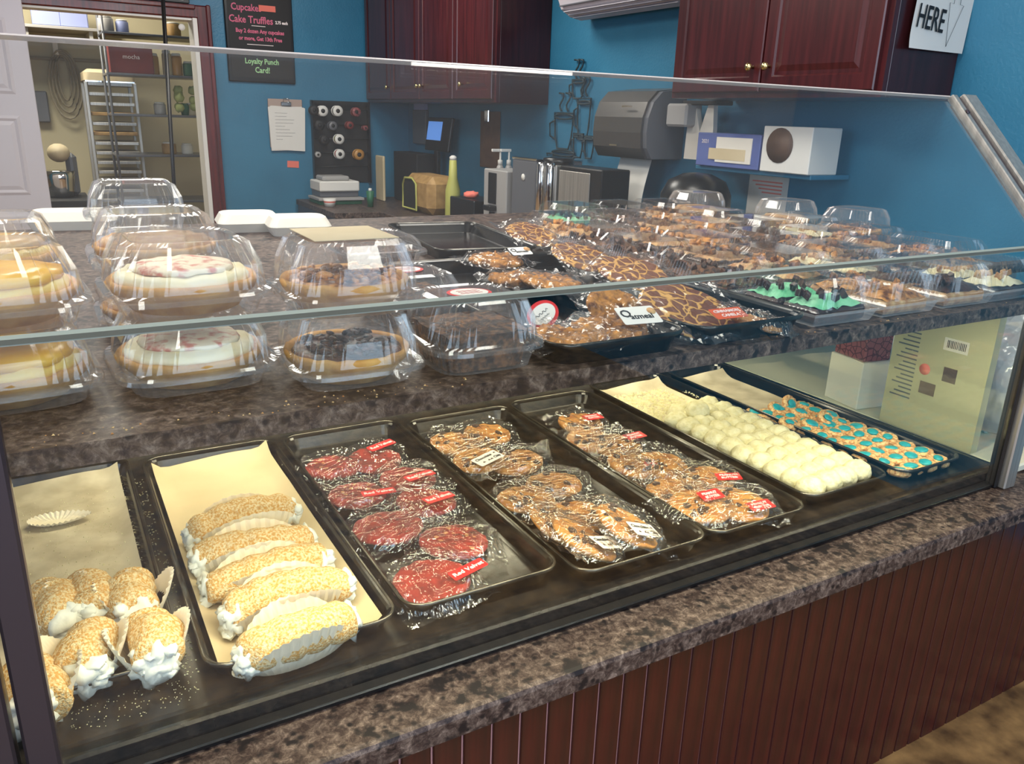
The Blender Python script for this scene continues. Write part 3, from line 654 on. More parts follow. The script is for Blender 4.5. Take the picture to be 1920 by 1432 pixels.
def clam_b(w, d, hb, hl):
    b = MB().loft([ridged(w*.84, d*.86, .001, 0), ridged(w*.93, d*.94, hb, .0008), ridged(w, d, hb+.001, 0), ridged(w*1.01, d*1.01, hb-.003, 0)], cap1=False)
    l = MB().loft([ridged(w*1.01, d*1.01, hb+.001, 0), ridged(w*.97, d*.98, hb+.004, 0), ridged(w*.93, d*.94, hb+.006, .0012), ridged(w*.84, d*.88, hb+hl*.7, .002), ridged(w*.7, d*.78, hb+hl, .0016), ridged(w*.62, d*.70, hb+hl-.0015, 0)], cap0=False)
    return b.mesh('base', W['plasbase']), l.mesh('lid', W['plasb'])
CB = clam_b(.172, .208, .024, .056)
def clam(meshes, label, loc, rz, group):
    t = thing('clear_clamshell', label, 'container', loc, (0, 0, rz), group)
    link('base', meshes[0], t); link('lid', meshes[1], t); return t
def pie(kind, loc, rz, label, s=1.0, seed=0):
    t = thing('pie', label, 'pie', loc, (0, 0, rz), 'small pies in clear clamshells')
    na = 40; R = []
    for q, z in ((.72, 0), (.82, .012), (.96, .024), (1.0, .032), (.97, .037), (.90, .034), (.86, .028)):
        R.append([(.081*s*q*(1+.025*ns(cos(a)*4, sin(a)*4, seed+z*60))*cos(a), .081*s*q*(1+.025*ns(cos(a)*4, sin(a)*4, seed+z*60))*sin(a), z+(.003*ns(cos(a)*6, sin(a)*6, seed+3) if z > .02 else 0)) for a in [2*pi*i/na for i in range(na)]])
    MB().loft(R, smooth=True).obj('crust', W['crust'], t)
    fm = {'lemon': 'lemoncream', 'pink': 'custard', 'nut': 'crust', 'darknut': 'crust', 'tan': 'tan'}[kind]
    R = []
    for q, z in ((.88, .026), (.9, .038), (.84, .044), (.6, .046), (.35, .047), (.02, .048)):
        R.append([(.080*s*q*cos(a)*(1+.04*ns(cos(a)*3, sin(a)*3, seed+9)), .080*s*q*sin(a)*(1+.04*ns(cos(a)*3, sin(a)*3, seed+9)), z+.004*ns(q*cos(a)*4, q*sin(a)*4, seed+z*90)) for a in [2*pi*i/36 for i in range(36)]])
    if kind in ('lemon', 'pink', 'tan'):
        MB().loft(R, smooth=True).obj('cream_layer', W[fm], t)
        if kind != 'tan':
            R2 = []
            for q, z in (((.84, .044), (.83, .052), (.5, .056), (.02, .057)) if kind == 'lemon' else ((.70, .046), (.66, .051), (.45, .054), (.02, .055))):
                R2.append([(.080*s*q*cos(a)*(1+.1*ns(cos(a)*2, sin(a)*2, seed+2)), .080*s*q*sin(a)*(1+.1*ns(cos(a)*2, sin(a)*2, seed+2)), z+.002*ns(q*cos(a)*8, q*sin(a)*8, seed)) for a in [2*pi*i/30 for i in range(30)]])
            MB().loft(R2, smooth=True).obj('topping', W['lemon' if kind == 'lemon' else 'pink'], t)
    else:
        R = [[(p[0], p[1], p[2]*.8) for p in r] for r in R]
        MB().loft(R, smooth=True).obj('filling', W['nut' if kind == 'nut' else 'darknut'], t)
        random.seed(seed); mb = MB()
        for k in range(70):
            a = random.random()*6.28; q = .06*s*sqrt(random.random()); l = random.uniform(.006, .010)
            mx = Matrix.Translation((q*cos(a), q*sin(a), .038+random.uniform(0, .005))) @ Euler((random.uniform(-.4, .4), random.uniform(-.4, .4), random.random()*6)).to_matrix().to_4x4()
            mb.sphere((0, 0, 0), l, 5, (1, .5, .4), .3, k, mx)
        q = mb.obj('nut_topping', W['nut' if kind == 'nut' else 'darknut'], t); q['kind'] = 'stuff'
    return t
GA = 'square clear clamshells with pies'
P = .0905
def stack(cx, cy, rz, items, ms, desc):
    for k, (kind, where) in enumerate(items):
        z = DZ+k*P
        clam(ms, f'clear clamshell, {where}', (cx, cy, z), rz, GA)
        if kind: pie(kind, (cx, cy, z+.0035), rz, f'{desc[k]}', 1.07 if ms is CA else .99, seed=k*3+int(cx*40))
stack(-.062, 1.05, .08, [('lemon', 'lower one at the far left with a lemon pie'), ('lemon', 'upper one at the far left with a lemon pie')], CA, ['lower lemon cream pie at the far left front', 'upper lemon cream pie at the far left front'])
stack(.137, 1.04, .05, [('pink', 'lower one with a pink-flecked cream pie'), ('pink', 'upper one with a pink-flecked cream pie')], CA, ['lower pie with pink-flecked cream', 'upper pie with pink-flecked cream'])
stack(.318, .972, .0, [('darknut', 'lower one with a dark nut tart, beside the brown cake dish'), ('nut', 'upper one with a caramel nut tart, white card lid')], CS, ['lower tart topped with dark chocolate nuts', 'upper tart topped with chocolate-striped caramel nuts'])
stack(-.075, 1.30, .0, [('lemon', 'bottom of the second-row stack at far left'), ('lemon', 'top of the second-row stack at far left')], CA, ['second-row lower lemon pie at far left', 'second-row upper lemon pie at far left'])
stack(.14, 1.32, .0, [('tan', 'lower one right behind the pink-flecked pies'), ('tan', 'upper one right behind the pink-flecked pies')], CA, ['lower tan pie behind the pink-flecked pies', 'upper tan pie behind the pink-flecked pies'])
stack(.152, 1.70, .0, [(None, 'empty, at the bottom of the rearmost stack'), (None, 'empty, at the top of the rearmost stack')], CD, ['', ''])
tag(MB().box(-.052, .052, -.055, .055, 0, .0012, .0004).obj('card', W['parch'], None, (.318, .972, DZ+P+.0915)), 'blank cream card lying on top of the caramel nut tart box', 'card')
# brown cake dishes with oval labels
def oval(par, loc, a, b):
    o = MB().loft([[(a*1.18*cos(2*pi*k/32), b*1.22*sin(2*pi*k/32), z) for k in range(32)] for z in (0, .0004)]).obj('label_border', W['redlab'], par, loc)
    o2 = MB().loft([[(a*cos(2*pi*k/32), b*sin(2*pi*k/32), z) for k in range(32)] for z in (.0004, .0009)]).obj('label', W['white'], par, loc)
    mb = MB()
    for j in range(3):
        mb.tube([(-a*.6+a*1.2*i/14, b*(.35-.35*j)+.0012*sin(i*1.9+j), .0012) for i in range(15)], .0003, 4)
    mb.obj('scribble', W['redlab'] if par else W['ink'], o2)
for i, (x, y, w, lb, cl, lz) in enumerate([(.492, .962, .170, 'low clear dish of brown crumb cake with oval label, front of the row', 'front brown crumb cake', 1.10), (.51, 1.235, .170, 'low clear dish with oval label, middle of the row', 'middle brown crumb cake', 1.08), (.635, 1.72, .20, 'wide clear dish with oval label, rear of the row', 'rear brown crumb cake', 1.06)]):
    ms = clam_a(w, w, .035, [.062, .045, .035][i])
    t = clam(ms, lb, (x, y, DZ), .0, 'low clear dishes with oval labels')
    oval(t, (-.005, -.005, [.0975, .0805, .0705][i]), .027, .022)
    c = thing('crumb_cake', cl+' inside a clear dish', 'cake', (x, y, DZ+.003))
    v = sheet(w*.74, w*.74, 16, 16, lambda a, b: .033+.006*ns(a*60, b*60, i)+[.016, .006, .0][i], 0); v.obj('crumb_top', W['brown'], c)
    MB().loft([rrect(w*.68, w*.68, .02, .0), rrect(w*.76, w*.76, .02, .034+[.016, .006, .0][i])], cap1=False).obj('cake', W['brown'], c)
# foam boxes at the back
for (a, b, w, d, lb) in [(470, 433, .17, .14, 'white foam box with fluted side behind the clamshells'), (565, 440, .17, .13, 'white foam box next to the fluted one, left of the oval-label dish'), (140, 430, .22, .12, 'white foam box glimpsed between the left clamshell stacks')]:
    A = pz(a, b, DZ); t = thing('foam_box', lb, 'box', (A.x, A.y+.03, DZ), (0, 0, -.1), 'white foam boxes')
    MB().loft([rrect(w*.86, d*.84, .02, 0), rrect(w, d, .025, .024)], smooth=False).obj('base', W['foam'], t)
    MB().loft([rrect(w, d, .025, .0245), rrect(w*.98, d*.97, .025, .028), rrect(w*.86, d*.8, .03, .048), rrect(w*.8, d*.74, .03, .05)]).obj('lid', W['foam'], t)
# shelf trays of big cookies
GS = 'black trays on the upper shelf'
tray(.578, .815, .868, 1.55, DZ, .03, 'black tray of oatmeal cookies on the upper shelf front', 0, 'pan', GS)
tray(.832, 1.075, .868, 1.56, DZ, .03, 'black tray of giant cinnamon cookies on the upper shelf front', 0, 'pan', GS)
tray(.80, 1.06, 1.66, 2.14, DZ, .028, 'mostly empty black tray behind the oatmeal cookies', -.12, 'pan', GS)
def oatlab(x, y, rz, s=1.0):
    def f(t):
        o = label_card(t, .055*s, .032*s, 'white', (x, y, .0330), rz, [('O', -.017*s, .003*s, .019*s, 1), ('atmeal', .003*s, -.003*s, .0125*s, 1)], 'ink', .35)
        MB().lathe([(.0075, .0006), (.0075, .0011)], 14, c=(.0215*s, .006*s, 0)).obj('printed_cookie', W['tan'], o)
    return f
def cinlab(x, y, rz):
    def f(t):
        label_card(t, .066, .028, 'orlab', (x, y, .0300), rz, [('CINNAMON', 0, .0055, .0098, 1), ('CANELA', 0, -.0058, .0098, 1)], 'whiteink')
    return f
ZT = DZ+.0035
for i, (a, b, zz, lab, tl, lb, r) in enumerate([(930, 485, .022, oatlab(.035, -.035, -.1, .9), (.05, 0), 'oatmeal cookie with label at the far end of the oatmeal tray', .05), (1030, 525, .018, None, (.05, .1), 'oatmeal cookie right behind the front ones, no label', .05),
        (1055, 628, .004, None, (0, 0), 'front left oatmeal cookie lying flat near the oval sticker', .048), (1160, 580, .02, None, (.6, 0), 'oatmeal cookie standing tilted in the middle of its tray', .05), (1175, 632, .008, oatlab(.050, -.012, -.12, 1.25), (.1, 0), 'front right oatmeal cookie with white label', .048), (965, 520, .01, None, (0, 0), 'oatmeal cookie along the left rim of its tray', .045)]):
    A = pz(a, b, DZ+.02+zz); pack('oat', i, (A.x, max(A.y, .94), ZT+zz+.004), .15-.1*(i % 3), lb, 'wrapped oatmeal cookies', tl, r, lab, None, wr=i+3)
A = pz(1018, 588, DZ+.035)
t = tag(MB().loft([[(.033*cos(2*pi*k/28), .022*sin(2*pi*k/28), z) for k in range(28)] for z in (0, .0004)]).obj('oval_sticker', W['redlab'], None, (A.x, A.y, DZ+.034), (.75, -.35, .35)), 'tilted oval sticker with red border above the oatmeal cookies', 'sticker')
s = MB().loft([[(.027*cos(2*pi*k/28), .016*sin(2*pi*k/28), z) for k in range(28)] for z in (.0004, .0010)]).obj('sticker_face', W['white'], t)
MB().tube([(-.016+.0023*k, .002*sin(k*1.7)+.0025, .0013) for k in range(14)], .0005, 4).tube([(-.012+.002*k, .0015*sin(k*2.3)-.005, .0013) for k in range(12)], .0004, 4).obj('scribble', W['ink'], s)
for i, (a, b, zz, lab, tl, lb, r) in enumerate([(1002, 432, .026, None, (.3, 0), 'giant cinnamon cookie in a pointed bag, rearmost', .072), (1098, 474, .026, None, (.3, .05), 'giant cinnamon cookie, second from the back', .072), (1195, 503, .028, None, (.3, .0), 'giant cinnamon cookie, third from the back', .074), (1318, 578, .026, cinlab(.040, -.044, .12), (.36, .05), 'front giant cracked cinnamon cookie with orange label', .082)]):
    A = pz(a, b, DZ+.02+zz); pack('gir', i, (A.x, max(A.y+.012, .962), ZT+zz), .12-.08*i, lb, 'giant cinnamon cookies', tl, r, lab, None, wr=i)
A = pz(1440, 600, DZ+.02); pack('gold', 1, (A.x-.02, A.y+.02, ZT+.002), .3, 'pale yellow cookie peeking out right of the front cinnamon cookie', 'giant cinnamon cookies', (.1, .2), .045, None, None, wr=2)
# brownie clamshells
GB = 'long ribbed clamshells of brownies'
cakes = {}
def brownie(kind, k):
    mb = MB(); fm = {'mint': ('choc', 'mint'), 'nut': ('tan', 'nut'), 'dark': ('tan', 'choc'), 'cream': ('choc', 'custard'), 'brown': ('brown', 'brown'), 'tan': ('choc', 'tan')}[kind]
    a = MB(); b = MB(); c = MB()
    for s in (-1, 1):
        a.box(-.062, .062, s*.047-.040, s*.047+.040, .0, .018, .004)
        v = sheet(.118, .076, 10, 8, lambda x, y: .0185+.009*max(0, 1-abs(x/.059)**4)*max(0, 1-abs(y/.038)**4)+.004*ns(x*90, y*90, k+s), 0)
        b.add([(p[0], p[1]+s*.047, p[2]) for p in v.v], v.f, True)
        random.seed(k*5+s)
        for q in range(9): c.box(-.006, .006, -.005, .005, 0, .009, .001, Matrix.Translation((random.uniform(-.05, .05), s*.047+random.uniform(-.03, .03), .026)) @ Euler((random.uniform(-.6, .6), random.uniform(-.6, .6), random.random()*3)).to_matrix().to_4x4())
    return a.mesh('cake', W[fm[0]]), b.mesh('frosting', W[fm[1]]), c.mesh('crumb_topping', W[{'mint': 'choc', 'nut': 'nut', 'dark': 'darknut', 'cream': 'tan', 'brown': 'darknut', 'tan': 'nut'}[kind]])
for k, kd in enumerate(('mint', 'nut', 'dark', 'cream', 'brown', 'tan')): cakes[kd] = brownie(kd, k)
names = {'mint': 'mint green brownies', 'nut': 'caramel nut bars', 'dark': 'dark frosted bars', 'cream': 'cream-topped brownies', 'brown': 'dark brown brownies', 'tan': 'tan topped bars'}
roww = ['front', 'second', 'third', 'fourth', 'fifth', 'rearmost']
grid = [(.982, [1.186, 1.366, 1.546, 1.70], ['mint', 'nut', 'dark', 'cream']), (1.202, [1.172, 1.352, 1.532, 1.712, 1.892], ['brown', 'tan', 'cream', 'dark', 'nut']), (1.422, [1.18, 1.36, 1.54, 1.72, 1.90], ['brown', 'tan', 'brown', 'nut', 'tan']),
        (1.642, [1.20, 1.38, 1.56, 1.74, 1.92], ['brown', 'tan', 'nut', 'brown', 'cream']), (1.862, [1.24, 1.42, 1.60, 1.78], ['tan', 'brown', 'tan', 'nut']), (2.082, [1.42, 1.60, 1.78], ['mint', 'brown', 'tan'])]
for r, (y, xs, ks) in enumerate(grid):
    for c, (x, kd) in enumerate(zip(xs, ks)):
        wh = ['first', 'second', 'third', 'fourth', 'fifth'][c]
        xx = x+random.uniform(-.003, .003); rz = random.uniform(-.02, .02)
        clam(CB, f'ribbed clamshell of {names[kd]}, {wh} from the left in the {roww[r]} row', (xx, y, DZ), rz, GB)
        t = thing('brownie_pair', f'{names[kd]} inside the {wh} ribbed clamshell of the {roww[r]} row', 'brownie', (xx, y, DZ+.0035), (0, 0, rz), 'brownies in ribbed clamshells')
        for nm, me in zip(('cake', 'frosting', 'crumb_topping'), cakes[kd]):
            q = link(nm, me, t); q.scale = (1, 1, 1.4)
            if nm == 'crumb_topping': q['kind'] = 'stuff'
for (x, y, lb, kd) in [(1.985, 2.16, 'domed round-cornered clamshell at the very back of the brownie boxes', 'tan'), (2.10, 1.86, 'domed clamshell at the right rear beside the blue wall', 'tan'), (2.11, 1.60, 'domed clamshell third from the back along the right edge', 'nut')]:
    clam(CD, lb, (x, y, DZ), .1, 'domed clamshells at the back right'); pie(kd, (x, y, DZ+.004), 0, 'pastry inside the '+lb, .95, seed=int(x*30))
# ================================================================ BACKGROUND: CABINETS
def cabinet(y0, y1, z0, z1, ndoors, knobs, label):
    t = thing('wall_cabinet', label, 'cabinet', (2.72, (y0+y1)/2, z0), group='cherry wall cabinets')
    o = Vector((2.72, (y0+y1)/2, z0)); h = z1-z0
    MB().box(-.34, -.002, y0-o.y, y1-o.y, 0, h, .002).obj('carcass', W['cabside'], t)
    MB().box(-.362, -.341, y0-o.y, y1-o.y, .0, .03).box(-.362, -.341, y0-o.y, y0-o.y+.028, .03, h).box(-.362, -.341, y1-o.y-.028, y1-o.y, .03, h).obj('face_frame', W['cabin'], t)
    dw = (y1-y0-.03)/ndoors
    for k in range(ndoors):
        a = y0-o.y+.015+k*dw+.004; b = a+dw-.008; R = []; zb = .02; zt = h-.02
        for i, x in ((0, -.341), (0, -.378), (.004, -.382), (.05, -.382), (.056, -.376), (.068, -.376), (.088, -.381)):
            R.append([(x, a+i, zb+i), (x, b-i, zb+i), (x, b-i, zt-i), (x, a+i, zt-i)])
        d = MB().loft(R).obj('door', W['cabin'], t)
        if k < len(knobs) and knobs[k] is not None:
            q = MB().lathe([(.006, 0), (.005, -.012), (.013, -.02), (.015, -.027), (.011, -.033), (.002, -.035)], 14, 'x', (-.382, knobs[k]-o.y, .105)); q.obj('knob', W['brass'], d)
cabinet(1.77, 2.78, 1.405, 2.4, 2, [2.235, 2.315], 'dark cherry two-door wall cabinet at the right with HERE sign on its end')
cabinet(4.33, 6.46, 1.385, 2.4, 4, [4.72, 5.33, 5.39, 5.95], 'dark cherry four-door wall cabinet left of the air conditioner')
# HERE sign on the cabinet end, facing -Y
A = py_(1700, 90, 1.757); B = py_(1800, 97, 1.757)
t = thing('paper_sign', 'white paper sign reading HERE with a down arrow on the cabinet end', 'sign', ((A.x+B.x)/2, 1.755, A.z))
w = B.x-A.x+.01
v = sheet(w, .32, 8, 16, lambda x, y: -.006*max(0, (-y-.1)/.06)**2*max(0, -x/w*2)-.001, 0)
MB().add([(p[0]+.02*(p[1]+.16)/.32, -p[2]-.012 if False else -.002+p[2], p[1]+.16) for p in v.v], v.f, True).obj('paper', W['white'], t)
text('HERE', .098, W['ink'], t, (-.055, -.008, .088), (radians(90), radians(4), 0), sx=.62, bold=.0008)
ar = MB().tube([(.045, 0, .215), (.045, 0, .172), (.025, 0, .174), (.042, 0, .045), (.098, 0, .17), (.078, 0, .172), (.078, 0, .215)], .0008, 4)
ar.obj('arrow', W['ink'], t, (0, -.008, -.03))
# air conditioner
ac = thing('air_conditioner', 'white wall-mounted air conditioner between the two cherry cabinets', 'air conditioner', (2.72, 3.48, 1.815))
R = []
for x, z in ((-.003, .03), (-.003, .28), (-.19, .28), (-.215, .25), (-.22, .11), (-.19, .045), (-.13, .012), (-.06, .0)):
    R.append((x, z))
MB().loft([[(x, -.46, z) for x, z in R], [(x, .46, z) for x, z in R]]).obj('body', W['doorw'], ac)
for k in range(3): MB().box(-.2+.03*k, -.18+.03*k, -.42, .42, .028-.012*k, .031-.012*k, 0, Matrix.Rotation(0, 4, 'X')).obj('louvre', W['doorw'], ac)
MB().box(-.217, -.19, -.44, .44, .055, .06).obj('air_gap', W['grey'], ac)
# paper towel dispenser
d = thing('towel_dispenser', 'grey paper towel dispenser with a sheet hanging out', 'dispenser', (2.72, 3.30, 1.135))
pr = [(-.001, 0), (-.20, 0), (-.232, .05), (-.24, .12), (-.235, .19), (-.21, .26), (-.16, .31), (-.001, .33)]
MB().loft([[(x, y, z) for x, z in pr] for y in (-.175, .21)]).obj('cover', W['satin'], d)
pr2 = [(x*1.0 if x > -.1 else x+.012, z*.98+.004) for x, z in pr]
MB().loft([[(x, y, z) for x, z in pr2] for y in (-.205, -.1755)]).obj('side_cap', W['grey'], d)
MB().box(-.2425, -.24, -.10, -.02, .235, .243).obj('slot', W['chrome'], d)
MB().box(-.2425, -.238, .0, .06, .055, .062).obj('badge', W['chrome'], d)
v = MB().loft([[(-.12-.05*sin(u*1.4), -.13, .0-u*.24), (-.12-.05*sin(u*1.4), .12, .0-u*.24)] for u in [i/10 for i in range(11)]], False, False, False, True); v.obj('paper_sheet', W['white'], d)
# wall art of mugs in black wire
art = thing('wire_wall_art', 'black wire outline wall art of steaming coffee mugs', 'wall art', (2.705, 4.05, 1.1))
def loop(pts, name='wire_outline', closed=False): MB().tube([(0, y-4.05, z-1.1) for y, z in pts], .0055, 6, closed).obj(name, W['wire'], art)
def mug(y, z, w, h, steam=True):
    loop([(y-w/2, z+h), (y-w*.42, z+h*.3), (y-w*.3, z), (y+w*.3, z), (y+w*.42, z+h*.3), (y+w/2, z+h)], closed=True)
    loop([(y+w/2*cos(a), z+h*.9+w*.07*sin(a)) for a in [2*pi*k/16 for k in range(16)]], closed=True)
    loop([(y+w*.46, z+h*.8), (y+w*.75, z+h*.7), (y+w*.72, z+h*.35), (y+w*.4, z+h*.25)])
    if steam:
        for s in (-.2, .15): loop([(y+w*s+.02*sin(k*.9), z+h*1.05+k*.016) for k in range(7)]+[(y+w*s+.03, z+h*1.05+.1)])
mug(4.13, 1.14, .20, .20); mug(3.93, 1.20, .13, .22); mug(3.97, 1.10, .10, .13, False); mug(4.12, 1.07, .24, .05, False); mug(4.0, 1.42, .12, .1); mug(3.86, 1.10, .09, .12, False)
# chalkboard
cbz = thing('chalkboard_menu', 'framed chalkboard menu with pink and green handwriting on the back wall', 'menu board', (1.545, 6.5, 1.495))
MB().box(-.245, .245, -.025, -.001, 0, .78, .006).obj('frame', W['black'], cbz)
MB().box(-.222, .222, -.028, -.0255, .03, .76).obj('slate', W['blackm'], cbz)
for (s, z, sz, m, x) in [('Cupcakes', .505, .065, 'pinkch', -.09), ('Cake Truffles', .425, .068, 'pinkch', -.06), ('2.75 each', .42, .028, 'whiteink', .16), ('Buy 2 dozen Any cupcakes', .35, .038, 'pinkch', 0), ('or more, Get 13th Free', .30, .038, 'pinkch', 0), ('Ask about our', .205, .048, 'greench', 0), ('Loyalty Punch', .145, .052, 'greench', 0), ('Card!', .085, .056, 'greench', 0)]:
    text(s, sz, W[m], cbz, (x, -.0295, z), (radians(90), 0, 0), sx=.85, bold=.0012)
MB().box(.0, .12, -.031, -.029, .49, .53).obj('taped_note', W['coral'], cbz)
MB().box(-.06, .04, -.030, -.029, .385, .389).box(-.1, .09, -.030, -.029, .258, .262).obj('chalk_rule', W['whiteink'], cbz)
# clipboard with papers
A = py_(538, 232, 6.48)
cp = thing('clipboard', 'clipboard holding white sheets on the blue back wall', 'clipboard', (A.x, 6.488, 1.03))
MB().box(-.135, .125, -.008, 0, .0, .355, .003).obj('board', W['clipbrown'], cp)
for k, rz in enumerate((-.03, .02, .05)): MB().box(-.13, .13, -.0125-.001*k, -.0115-.001*k, -.02, .30, 0, Matrix.Rotation(rz, 4, 'Y')).obj('sheet', W['white'], cp)
MB().box(-.04, .04, -.024, -.0146, .305, .335, .004).tube([(-.02, -.02, .335), (-.02, -.02, .36), (.02, -.02, .36), (.02, -.02, .335)], .003).obj('clip', W['chrome'], cp)
lb_ = MB()
for k in range(9): lb_.box(-.09, -.09+.05+.1*abs(sin(k*2.3)), -.0152, -.0148, .06+k*.024, .062+k*.024)
lb_.obj('handwriting', W['grey'], cp)
A = py_(550, 308, 6.49); tag(MB().box(-.045, .045, -.002, 0, -.025, .025, 0, Matrix.Rotation(.05, 4, 'Y')).obj('sticky_note', W['coral'], None, (A.x, 6.497, A.z)), 'small coral note stuck below the clipboard', 'note')
A = py_(210, 2, 6.45); t = thing('picture_frame', 'bottom edge of a black framed picture above the doorway', 'picture', (.58, 6.5, 1.992))
MB().box(-.49, .49, -.03, -.001, 0, .5, .004).obj('frame', W['black'], t); MB().box(-.45, .45, -.033, -.0305, .018, .48).obj('mat_board', W['white'], t)
# ribbon rack
rk = thing('ribbon_rack', 'black wall rack holding spools of ribbon', 'rack', (2.13, 6.5, .76))
MB().box(-.23, .23, -.012, -.001, 0, .62, .004).obj('back_plate', W['blackm'], rk)
MB().box(-.235, .235, -.06, -.05, .6, .625).box(-.235, -.222, -.06, -.012, 0, .625).box(.222, .235, -.06, -.012, 0, .625).obj('rack_frame', W['black'], rk)
for (x, z) in ((-.16, .56), (.0, .56)): pass
for z in (.56, .45, .34, .235, .13): MB().tube([(-.225, -.035, z), (.225, -.035, z)], .004).obj('rod', W['black'], rk)
for (px, pyy, cm, rr, lb) in [(606, 208, 'black', .040, 'white-rimmed spool at the top left of the ribbon rack'), (634, 208, 'black', .040, 'white-rimmed spool second on the top rod'), (637, 261, 'yellow', .038, 'white-rimmed spool of yellow ribbon'), (638, 289, 'redlab', .038, 'white-rimmed spool of red ribbon'),
                              (674, 290, 'amber', .042, 'large amber spool at the lower right of the rack'), (657, 235, 'redbox', .03, 'brown ribbon spool on the second rod'), (669, 210, 'darkred', .035, 'dark red spool at the top right'), (597, 290, 'ltgrey', .022, 'small pale spool at the lower left'), (590, 207, 'blackm', .035, 'black spool at the top left corner'), (600, 235, 'blackm', .038, 'black spool on the second rod'), (625, 236, 'grey', .034, 'grey spool on the second rod'), (610, 263, 'blackm', .036, 'black spool left of the yellow one'), (686, 240, 'darkred', .02, 'tiny red spool at the right edge')]:
    A = py_(px, pyy, 6.40); t = thing('ribbon_spool', lb, 'spool', (A.x, 6.43, A.z), group='ribbon spools')
    white = lb.startswith('white')
    MB().lathe([(rr*.42, -.028), (rr, -.028), (rr, -.024), (rr*.42, -.024)], 22, 'y', cap=False).lathe([(rr*.42, .020), (rr, .020), (rr, .024), (rr*.42, .024)], 22, 'y', cap=False).obj('flange', W['white'] if white else W[cm], t)
    MB().lathe([(rr*.86, -.0238), (rr*.86, .0198)], 20, 'y').obj('ribbon', W[cm], t)
    MB().lathe([(rr*.40, -.0300), (rr*.40, -.0240)], 16, 'y').obj('core', W['blackm'], t)
# black hanging pole
tag(MB().tube([tuple(py_(303, -40, 5.6)), tuple(py_(318, 390, 5.6)+Vector((0, 0, -.9)))], .012, 8).obj('pole', W['black']), 'thin black pole in front of the kitchen doorway', 'pole')
# back counter along the right wall
bc = thing('back_counter', 'work counter with dark laminate top below the cherry wall cabinets', 'counter', (2.4, 4.5, 0))
MB().box(-.3, .318, -1.9, 1.98, 0, .60).obj('carcass', W['cabside'], bc); MB().box(-.33, .318, -1.92, 1.985, .6002, .64, .004).obj('worktop', W['granite'], bc)
BT = .6403
def spot(px, X): d = ray(px, 380); s = X/d.x; return d.y*s
def boxth(name, label, cat, px0, px1, py0, m, X=2.35, dp=.2, bev=.006, extra=None):
    y0 = spot(px1, X); y1 = spot(px0, X); top = px_((px0+px1)/2, py0, X).z
    t = thing(name, label, cat, (X, (y0+y1)/2, BT))
    w = min(.5, y1-y0)*.94; h = max(.03, top-BT)
    MB().box(0, dp, -w/2, w/2, 0, h, bev).obj('body', W[m], t)
    return t, w, h
t, w, h = boxth('coffee_urn', 'tall olive steel brewer with a small round white badge', 'appliance', 957, 1004, 300, 'grey', 2.3, .3)
MB().box(-.002, .3, -w/2-.003, w/2+.003, h, h+.015, .004).obj('lid', W['chrome'], t)
MB().lathe([(.002, -.004), (.018, -.004), (.018, 0)], 18, 'x', (0, .0, h*.80)).obj('badge', W['white'], t)
t, w, h = boxth('steel_thermos', 'bright steel cylinder right of the badge brewer', 'thermos', 1007, 1041, 308, 'steel', 2.3, .1)
for s in (-.28, .22): MB().lathe([(w*.16, 0), (w*.16, h), (w*.13, h+.01)], 18, c=(-.012, w*s, 0)).obj('cylinder', W['chrome'], t)
MB().lathe([(w*.5, h+.0), (w*.48, h+.03), (w*.3, h+.035)], 18, c=(.08, .02, 0)).obj('black_lid', W['black'], t)
t, w, h = boxth('toaster_oven', 'steel-faced box appliance with black side below the mug art', 'appliance', 1044, 1128, 314, 'black', 2.3, .17)
MB().box(-.006, .0, -w/2+.09, w/2-.006, h*.35, h*.95, .002).obj('steel_door', W['steel'], t); MB().box(-.006, 0, -w/2+.09, w/2-.006, .01, h*.32, .002).obj('lower_panel', W['steel'], t)
t, w, h = boxth('hot_water_dispenser', 'light grey dispenser with a dark display and spout', 'appliance', 905, 950, 318, 'ltgrey', 2.3, .25)
MB().box(-.006, 0, -w*.08, w*.26, h*.48, h*.95, .002).obj('display', W['black'], t); MB().box(-.05, 0, -.03, w*.2, h*.38, h*.46, .004).obj('spout', W['black'], t); MB().box(-.006, 0, -w*.05, w*.2, .03, h*.35, .002).obj('recess', W['blackm'], t)
def pump(px, X, top, label):
    y = spot(px, X); z = px_(px, top, X).z; t = thing('pump_bottle', label, 'bottle', (X, y, BT), group='pump bottles'); H = z-BT
    MB().lathe([(.034, 0), (.036, .01), (.036, H*.68), (.02, H*.78), (.014, H*.8)], 18).obj('bottle', W['ltgrey'], t)
    MB().lathe([(.015, H*.8), (.015, H*.86), (.006, H*.87), (.006, H*.97)], 12).box(-.06, .012, -.008, .008, H*.965, H, .002).obj('pump_head', W['white'], t)
pump(936, 2.5, 279, 'pump bottle left of the pair behind the dispenser'); pump(952, 2.55, 279, 'pump bottle right of the pair behind the dispenser')
t, w, h = boxth('bread_basket', 'tan rounded wooden bin with an arched front opening', 'bin', 742, 822, 328, 'tanpl', 2.3, .24, .05)
arch = [(-w*.05, .02), (w*.46, .02), (w*.46, h*.7), (w*.38, h*.88), (w*.1, h*.9), (-.05*w, h*.75)]
MB().loft([[(-.006, y, z) for y, z in arch], [(-.001, y, z) for y, z in arch]]).obj('opening', W['blackm'], t); MB().tube([(-.008, y, z) for y, z in arch], .008, 6, True).obj('rim', W['yellow'], t)
boxth('monitor_back', 'black boxy monitor behind the tan wooden bin', 'monitor', 724, 800, 286, 'blackm', 2.5, .15)
t, w, h = boxth('wood_plank', 'upright pale wooden board left of the black monitor', 'board', 705, 720, 292, 'parch', 2.35, .02)
